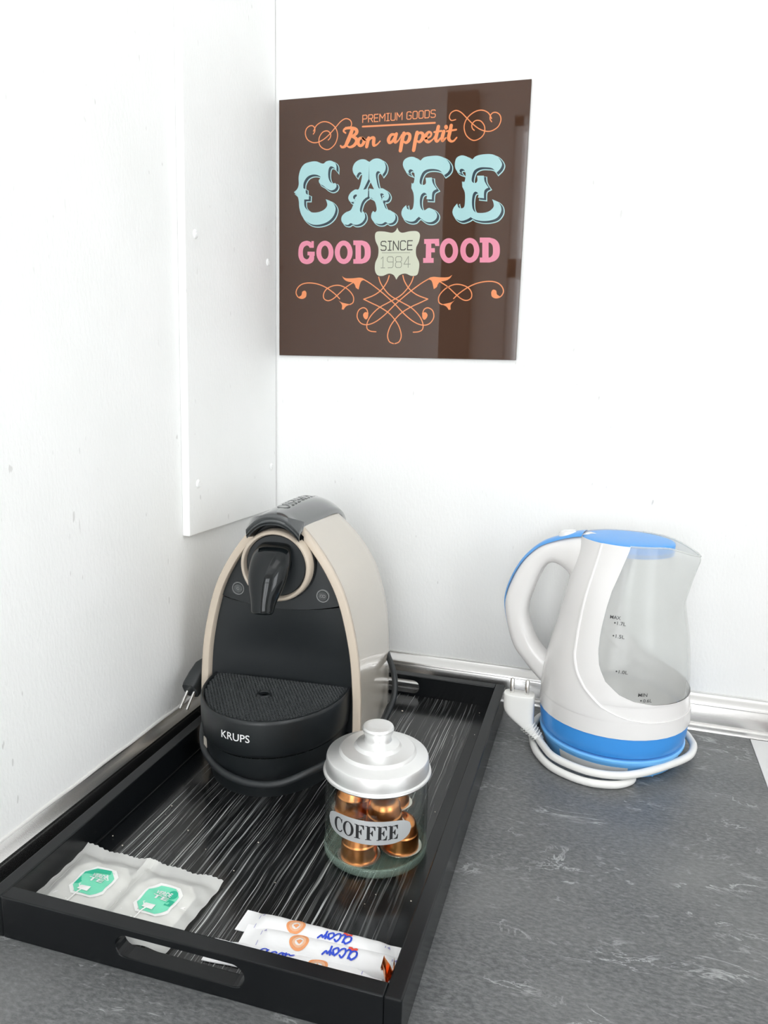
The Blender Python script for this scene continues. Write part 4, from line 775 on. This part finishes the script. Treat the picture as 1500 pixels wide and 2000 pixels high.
# lid, handle, blue grip strip
lid = [(0.0470, 0.2230), (0.0472, 0.2330), (0.0466, 0.2342), (0.0440, 0.2350), (0.038, 0.2358), (0.028, 0.2364), (0.014, 0.2368), (0.0, 0.2369)]
MB().lathe([(r, z - 0.0235) for r, z in lid], 72, 0.0005).map(lambda x, y, z: (x, y * 0.88, z)).make('lid', M['blue_lid'], kettle, angle=0.9)
MB().lathe([(0.0468, 0.2), (0.0478, 0.2035)], 72, 0.0005).map(lambda x, y, z: (x, y * 0.88, z)).make('lid_skirt', M['tank'], kettle)
HPAIR = [((-0.030, 0.2362), (-0.040, 0.176)), ((-0.044, 0.2356), (-0.0505, 0.184)), ((-0.0560, 0.2330), (-0.0598, 0.1935)), ((-0.073, 0.2265), (-0.0715, 0.1990)), ((-0.0907, 0.2172), (-0.0812, 0.1955)), ((-0.1082, 0.1985), (-0.0887, 0.183)),
         ((-0.1206, 0.1737), (-0.0943, 0.1665)), ((-0.1263, 0.1498), (-0.0993, 0.149)), ((-0.1231, 0.1252), (-0.0993, 0.132)), ((-0.1143, 0.0985), (-0.0903, 0.1105)), ((-0.1010, 0.0825), (-0.0790, 0.0965)), ((-0.0835, 0.0655), (-0.0655, 0.087)), ((-0.070, 0.056), (-0.058, 0.080))]
hp = cr([o + i + (w_,) for (o, i), w_ in zip(HPAIR, (0.022, 0.0230, 0.0195, 0.0160, 0.0143, 0.0135, 0.0132, 0.0132, 0.0132, 0.0135, 0.0145, 0.016, 0.018))], 6)
rows = []
for ox, oz, ix, iz, hw in hp:
    cx_, cz_, hx_, hz_ = (ox + ix) / 2, (oz + iz) / 2, (ox - ix) / 2, (oz - iz) / 2; ring = []
    for k in range(32):
        a = 2 * PI * k / 32; ca, sa = math.cos(a), math.sin(a); e = 0.72
        c_, s_ = math.copysign(abs(ca) ** e, ca), math.copysign(abs(sa) ** e, sa)
        ring.append((cx_ + hx_ * c_, hw * s_, cz_ + hz_ * c_ - 0.0235))
    rows.append(ring)
b = MB().grid(rows, close_u=True); b.fan(rows[0]); b.fan(rows[-1], True)
handle = b.make('handle', M['white'], kettle, angle=1.2)
rows = []
for i, (ox, oz, ix, iz, hw) in enumerate(hp[6:54]):
    f = i / 47; L = math.hypot(ox - ix, oz - iz); nx, nz = (ox - ix) / L, (oz - iz) / L
    wd = min(hw * 0.86, 0.0165) * (1 - 0.75 * smoothstep(0.6, 1.0, f)); ring = []
    for k in range(13):
        u = -1 + k / 6; lift = 0.0016 * (1 - abs(u) ** 3) - 0.0016 * abs(u) ** 3
        ring.append((ox + nx * lift, wd * u, oz + nz * lift - 0.0235))
    rows.append(ring)
MB().grid(rows).make('grip_strip', M['blue_lid'], handle, angle=1.0)['label'] = 'blue strip along the outside of the handle'
rows = [[(-0.062 + 0.0095 * s * math.cos(a), 0.010 * s * math.sin(a), z - 0.0235 - 0.13 * (0.0095 * s * math.cos(a) * -1)) for a in [2 * PI * k / 24 for k in range(24)]] for s, z in ((1.0, 0.2275), (1.0, 0.2335), (0.85, 0.2355), (0.4, 0.2362), (0.01, 0.2364))]
MB().grid(rows, close_u=True).make('release_button', M['white'], handle, angle=0.7)

# power base with the white cord wound round it
kb = thing('kettle_base', 'light blue round kettle power base with white cord wound round it', 'kettle base', (KC[0], KC[1], 0), KR)
MB().lathe([(0.0, 0.0004), (0.066, 0.0004), (0.0690, 0.0016), (0.0702, 0.0040), (0.0722, 0.0120), (0.0748, 0.0170), (0.0762, 0.0192), (0.0764, 0.0212), (0.0752, 0.0226), (0.0728, 0.0229), (0.0, 0.0229)], 96).make('base_dish', M['blue_light'], kb, angle=0.5)
rows = [[((0.0709 + 0.0004 + 0.0020 * (z - 0.006) / 0.008) * math.cos(a), (0.0709 + 0.0004 + 0.0020 * (z - 0.006) / 0.008) * math.sin(a), z) for a in [R_(-124 + 58 * k / 24) for k in range(25)]] for z in (0.0052, 0.009, 0.0150)]
MB().grid(rows).make('grey_insert', M['joint'], kb, angle=1.0)['label'] = 'pale grey insert on the front of the base'
for a in (-40, 80, 200): MB().box(0.060 * math.cos(R_(a)) - 0.006, 0.060 * math.cos(R_(a)) + 0.006, 0.060 * math.sin(R_(a)) - 0.006, 0.060 * math.sin(R_(a)) + 0.006, 0, 0.0012).make('rubber_foot', M['blue_light'], kb)
kc = [(0.440, -0.135, 0.0030), (0.462, -0.150, 0.0034), (0.4665, -0.1660, 0.0040), (0.450, -0.1815, 0.0040), (0.421, -0.1845, 0.0040), (0.390, -0.1695, 0.0040), (0.371, -0.1425, 0.0040), (0.3625, -0.112, 0.0042), (0.3605, -0.082, 0.0048), (0.3680, -0.052, 0.0050),
      (0.395, -0.0295, 0.006), (0.440, -0.0245, 0.008), (0.490, -0.0285, 0.010), (0.5195, -0.052, 0.013), (0.5290, -0.082, 0.0150), (0.5285, -0.101, 0.0150), (0.5215, -0.1180, 0.0140), (0.503, -0.1395, 0.0135), (0.474, -0.1665, 0.0130), (0.449, -0.1785, 0.0125),
      (0.420, -0.1775, 0.0120), (0.390, -0.1605, 0.0115), (0.3765, -0.139, 0.0115), (0.3700, -0.1255, 0.0122)]
kcord = MB().tube(cr([toloc(q, KC, KR) for q in kc], 8), 0.0039, 14).make('power_cord', M['white_cord'], kb); kcord['label'] = 'white power cord wound round the base'
sec = [(0.3460, -0.1180, 0.0575, 0.0158, 0.0085), (0.3460, -0.1180, 0.0560, 0.0166, 0.0092), (0.3462, -0.1180, 0.0460, 0.0166, 0.0092), (0.3470, -0.1178, 0.0380, 0.0160, 0.0094), (0.3500, -0.1182, 0.0310, 0.0132, 0.0092), (0.3545, -0.1192, 0.0250, 0.0096, 0.0082),
       (0.3600, -0.1208, 0.0200, 0.0074, 0.0070), (0.3660, -0.1228, 0.0155, 0.0062, 0.0060), (0.3700, -0.1250, 0.0126, 0.0052, 0.0050)]
rows = []
for cx_, cy_, cz_, hx_, hy_ in cr(sec, 5):
    rows.append([toloc((cx_ + hx_ * math.copysign(abs(math.cos(a)) ** 0.55, math.cos(a)), cy_ + hy_ * math.copysign(abs(math.sin(a)) ** 0.55, math.sin(a)), cz_), KC, KR) for a in [2 * PI * k / 32 for k in range(32)]])
b = MB().grid(rows, close_u=True); b.fan(rows[0]); b.fan(rows[-1], True)
kp = b.make('plug', M['white_cord'], kcord, angle=0.6)
for x in (0.3378, 0.3540): MB().tube([toloc(q, KC, KR) for q in ((x, -0.118, 0.056), (x, -0.118, 0.0725), (x, -0.118, 0.0740))], [0.0024, 0.0024, 0.0014], 14).make('plug_pin', M['steel'], kcord)
for k in range(6):
    f = k / 5; c = Vector((0.3565, -0.1198, 0.0232)).lerp(Vector((0.3685, -0.1241, 0.0138)), f); r = 0.0084 - 0.0029 * f
    pts = []
    for j in range(17):
        a = 2 * PI * j / 16; pts.append(toloc((c.x + r * math.cos(a) * 0.75, c.y + r * math.sin(a) * 0.98, c.z + r * math.cos(a) * 0.75), KC, KR))
    MB().tube(pts, 0.0006, 6, False).make('strain_ridge', M['white_cord'], kcord)

# ------------------------------------------------------------------ tea sachets
def sachet(label, loc, rz, curl, dx):
    t = thing('tea_sachet', label, 'tea sachet', loc, rz, 'tea sachets on the tray')
    W, H, n = 0.069, 0.076, 30; rnd = random.Random(int(dx * 1000) + 3)
    def zf(u, v):
        bag = max(0.0, (1 - ((u - 0.5) / 0.42) ** 4)) * max(0.0, (1 - ((v - 0.46) / 0.42) ** 4))
        z = 0.0012 + 0.0042 * bag ** 0.6 + 0.0007 * math.sin(17 * u + 5 * v + dx) * (1 - bag) + 0.0005 * math.sin(31 * v + 9 * u)
        return z + curl * max(0.0, 1 - u / 0.30) ** 1.6 * (0.25 + 0.75 * v) + 0.002 * max(0, v - 0.9) * 10
    b = MB().grid([[(W * i / n, H * j / n + (0.0012 if i % 2 else 0) * (j == n), zf(i / n, j / n)) for i in range(n + 1)] for j in range(n + 1)])
    env = b.make('envelope', M['glassine'], t, angle=2)
    for k in range(5):     # crimped seal lines along the left edge and the top
        MB().grid([[(0.0012 + 0.0016 * k + q, H * j / n, zf((0.0012 + 0.0016 * k) / W, j / n) + 0.00012) for q in (0, 0.0006)] for j in range(n + 1)]).make('seal_line', M['glassine'], env, smooth=False)
    def inner(x0, x1, y0, y1, cut, m, name, lift, par):
        o_ = [(x0 + cut, y0), (x1 - cut, y0), (x1, y0 + cut), (x1, y1 - cut), (x1 - cut, y1), (x0 + cut, y1), (x0, y1 - cut), (x0, y0 + cut)]
        xm, ym = (x0 + x1) / 2, (y0 + y1) / 2; bb = MB(); rws = []
        for s in (0.01, 0.35, 0.7, 1.0):
            ring = []
            for a, c in zip(o_, o_[1:] + o_[:1]):
                for q in range(4):
                    x, y = a[0] + (c[0] - a[0]) * q / 4, a[1] + (c[1] - a[1]) * q / 4; x, y = xm + (x - xm) * s, ym + (y - ym) * s; ring.append((x, y, zf(x / W, y / H) + lift))
            rws.append(ring)
        bb.grid(rws, close_u=True); return bb.make(name, m, par, angle=2)
    bag = inner(0.012, 0.060, 0.006, 0.062, 0.010, M['bag'], 'tea_bag', -0.0006, t)
    tg = inner(0.0215, 0.0515, 0.0225, 0.0545, 0.0065, M['bag'], 'tag', 0.0003, t)
    inner(0.0235, 0.0495, 0.0245, 0.0520, 0.0065, M['mint'], 'tag_print', 0.0005, tg)['label'] = 'mint green tag print'
    if dx < 1: b = MB().add([(0.0235, 0.0320, 0), (0.0265, 0.0335, 0), (0.0318, 0.0480, 0), (0.0440, 0.0485, 0), (0.0430, 0.0520, 0), (0.0300, 0.0520, 0), (0.0235, 0.0455, 0)], [(0, 1, 2, 6), (2, 5, 6), (2, 3, 4, 5)])
    else: b = MB().add([(0.0440 + 0.0042 * math.cos(a), 0.0455 + 0.0042 * math.sin(a), 0) for a in [2 * PI * k / 16 for k in range(16)]], [tuple(range(16))]).add([(0.0440, 0.034, 0), (0.0492, 0.034, 0), (0.0492, 0.0405, 0), (0.0445, 0.0405, 0)], [(0, 1, 2, 3)])
    b.map(lambda x, y, z: (x, y, zf(x / W, y / H) + 0.0008)).make('tag_shade', M['green'], tg, smooth=False)['label'] = 'deeper green corner of the tag'
    for s_, x, y, h, w_ in (('VERDE', 0.0310, 0.0425, 0.0042, 0.0130), ('TE', 0.0310, 0.0375, 0.0040, 0.0130), ('BIO', 0.0310, 0.0328, 0.0035, 0.0118)):
        if s_ == 'BIO': continue
        text(s_, h, w_, 0.02).map(lambda a, c, z: (x + a, y + c, zf((x + a) / W, (y + c) / H) + 0.0011)).make('tag_lettering', M['print_white'], tg, smooth=False)
    MB().add([(0.0300, 0.0275, 0), (0.0385, 0.0275, 0), (0.0385, 0.0325, 0), (0.0300, 0.0325, 0)], [(0, 1, 2, 3)]).map(lambda x, y, z: (x, y, zf(x / W, y / H) + 0.0010)).make('tag_knot', M['bag'], tg, smooth=False)
    MB().tube([(0.0335 - 0.0004 * k, 0.029 - 0.0022 * k, zf((0.0335 - 0.0004 * k) / W, (0.029 - 0.0022 * k) / H) + 0.0009) for k in range(11)], 0.0005, 6).make('string', M['bag'], t)
    return t
x, y = 0.0345, -0.5145
sachet('glassine tea sachet with green tag, lying against the tray side in its front left corner', (x, y, FLZ), R_(1.0), 0.0045, 0.2)
sachet('glassine tea sachet with green tag, the right one of the pair, nearer the sugar sticks', (x + 0.0560, y - 0.0005, FLZ + 0.0008), R_(-1.5), 0.002, 1.7)

# ------------------------------------------------------------------ sugar sticks
SL, SW = 0.1215, 0.0094
def sh_(u, v):
    e = min(u, SL - u); f = smoothstep(0.004, 0.022, e)
    w_ = SW * (1.08 - 0.08 * f); q = max(0.0, 1 - (v / w_) ** 2)
    return 0.0008 + 0.0056 * f * q ** 0.55 + 0.0004 * math.sin(u * 420 + v * 300) * f * q
def stick_parts(t):
    nu, nv = 70, 14; rows, low = [], []
    for i in range(nu + 1):
        u = SL * i / nu; f = smoothstep(0.004, 0.022, min(u, SL - u)); w_ = SW * (1.08 - 0.08 * f)
        jag = 0.0004 * (1 if i % 2 else -1)
        rows.append([(u, w_ * (-1 + 2 * j / nv), sh_(u, w_ * (-1 + 2 * j / nv))) for j in range(nv + 1)]); low.append([(u, w_ * (-1 + 2 * j / nv), 0.0002) for j in range(nv + 1)])
    b = MB().grid(rows); b.grid(low)
    for k in (0, -1): b.grid([[r[k] for r in rows], [r[k] for r in low]])
    b.grid([rows[0], low[0]]); b.grid([rows[-1], low[-1]])
    w_ = b.make('wrapper', M['paper'], t, angle=1.0)
    def pr(name, q, m, lift=0.0003, flip=True):
        return q.map(lambda x, y, z: (x, y, sh_(x, y) + lift)).make(name, m, t, smooth=False)
    def ring(cx, cy, r0, r1): return MB().grid([[(cx + r * math.cos(2 * PI * k / 40), cy + r * math.sin(2 * PI * k / 40), 0) for k in range(40)] for r in (r0, (r0 + r1) / 2, r1)], close_u=True)
    cu_ = 0.0425
    r_ = ring(cu_, 0.0005, 0.0048, 0.0068); o = pr('round_emblem', r_, M['p_orange']); o['label'] = 'orange ring emblem'
    q = ring(cu_, 0.0005, 0.0030, 0.0047); q = q.map(lambda x, y, z: (x, y, sh_(x, y) + 0.00028)).make('emblem_inner_ring', M['p_pale'], o, smooth=False)
    MB().add([(cu_ - 0.0022, 0.0005, 0), (cu_ + 0.0002, 0.0022, 0), (cu_ + 0.0024, 0.0012, 0), (cu_ + 0.0008, -0.0016, 0)], [(0, 3, 2, 1)]).map(lambda x, y, z: (x, y, sh_(x, y) + 0.0004)).make('emblem_mark', M['p_orange'], o, smooth=False)
    word = [[(0.75, .62), (.45, .78), (.1, .5), (.15, .1), (.45, .05), (.7, .4), (.8, .78), (.72, .2), (.92, .05), (1.12, .25)], [(1.66, .62), (1.42, .74), (1.18, .4), (1.32, .06), (1.6, .1), (1.84, .35)],
            [(2.12, .74), (1.86, .4), (2.06, .05), (2.38, .35), (2.22, .7), (2.52, .6)], [(2.55, .78), (2.62, .45), (2.64, .08)], [(2.63, .45), (2.82, .72), (3.02, .58), (3.3, .8)]]
    b = MB(); k = 0.0235 / 3.3
    for st in word:
        q = ribbon([(0.0845 - x * k, -0.0010 + (0.4 - y_) * k * 1.3) for x, y_ in st], 0.0013, 6); b.add(q.v, q.f)
    pr('blue_lettering', b, M['p_blue'], 0.0005)
    ht = [(0.0, 0.0), (0.30, 0.35), (0.32, 0.62), (0.16, 0.72), (0.0, 0.55), (-0.16, 0.72), (-0.32, 0.62), (-0.30, 0.35)]
    pr('red_heart', MB().add([(0.0795 + x * 0.0100 + y_ * 0.001, 0.0006 + y_ * 0.0078, 0) for x, y_ in ht], [(0, 1, 2, 3, 4), (0, 4, 5, 6, 7)]), M['p_red'], 0.00045)
    for u0 in (0.0135, 0.1075):
        pr('seal_print', ribbon([(u0, -0.007), (u0, 0.0045)], 0.0005), M['p_lilac'], 0.0004)
        pr('seal_mark', MB().add([(u0 + 0.0012, 0.0040, 0), (u0 + 0.0036, 0.0040, 0), (u0 + 0.0024, 0.0062, 0)], [(0, 1, 2)]), M['p_lilac'], 0.0004)
st = thing('sugar_stick', 'white paper sugar stick farthest from the tray front, with orange ring and blue lettering', 'sugar stick', (0.1920, -0.4700, FLZ), R_(0.3), 'sugar sticks on the tray')
stick_parts(st)
for lb, loc, rz, tilt in (('white paper sugar stick lying between the two others', (0.2005, -0.4850, FLZ + 0.0012), R_(2.2), R_(6)),
                          ('white paper sugar stick right behind the tray front, its lettering turned round', (0.3050, -0.4957, FLZ + 0.0002), R_(183.2), 0)):
    c = copy_tree(st); c['label'] = lb; c.location = loc; c.rotation_euler = (tilt, 0, rz)

# torn foil scrap and crumbs
b = MB(); rnd = random.Random(5); rows = []
for i in range(9):
    f = i / 8; rows.append([(0.0125 * (f - 0.5) + 0.002 * rnd.random(), -0.004 + 0.0075 * j / 3 + 0.003 * math.sin(f * 7) + 0.0012 * rnd.random(), 0.0010 + 0.007 * abs(math.sin(f * 5 + j)) * rnd.random() + 0.0015 * j) for j in range(4)])
o = b.grid(rows).make('foil_scrap', M['copper'], None, angle=0.2); o.location = (0.3115, -0.4975, FLZ + 0.0006); o.rotation_euler = (0, 0, R_(40)); o.scale = (0.75, 1, 2.2)
tag(o, 'torn scrap of copper foil in the front right corner of the tray', 'scrap')
b = MB(); rnd = random.Random(11)
for k in range(46):
    x, y = rnd.uniform(0.02, TW - 0.02), rnd.uniform(0.02, TL - 0.02); px_, py_ = on_tray(x, y)
    if (px_ - 0.117) ** 2 + (py_ + 0.22) ** 2 < 0.13 ** 2 or py_ < -0.43 or (px_ - JX) ** 2 + (py_ - JY) ** 2 < 0.047 ** 2: continue
    r = rnd.uniform(0.0003, 0.0007) * (1.8 if k % 9 == 0 else 1)
    b.add([(px_ + r * a, py_ + r * c, FLZ + 0.0006 + r * (0.9 + d_)) for a, c, d_ in ((1, 0, 0), (0, 1, 0), (-1, 0, 0), (0, -1, 0), (0, 0, 0.9), (0, 0, -0.9))], [(0, 1, 4), (1, 2, 4), (2, 3, 4), (3, 0, 4), (1, 0, 5), (2, 1, 5), (3, 2, 5), (0, 3, 5)])
px_, py_ = onp = (0.211, -0.106)
b.add([(px_ + 0.0013 * a, py_ + 0.0013 * c, FLZ + 0.0008 + 0.0013 * (0.5 + d_)) for a, c, d_ in ((1, 0, 0), (0, 1, 0), (-1, 0, 0), (0, -1, 0), (0, 0, 0.7), (0, 0, -0.7))], [(0, 1, 4), (1, 2, 4), (2, 3, 4), (3, 0, 4), (1, 0, 5), (2, 1, 5), (3, 2, 5), (0, 3, 5)])
o = b.make('crumbs', M['crumb'], None, smooth=False)
tag(o, 'pale crumbs scattered over the tray floor', 'crumbs', kind='stuff')
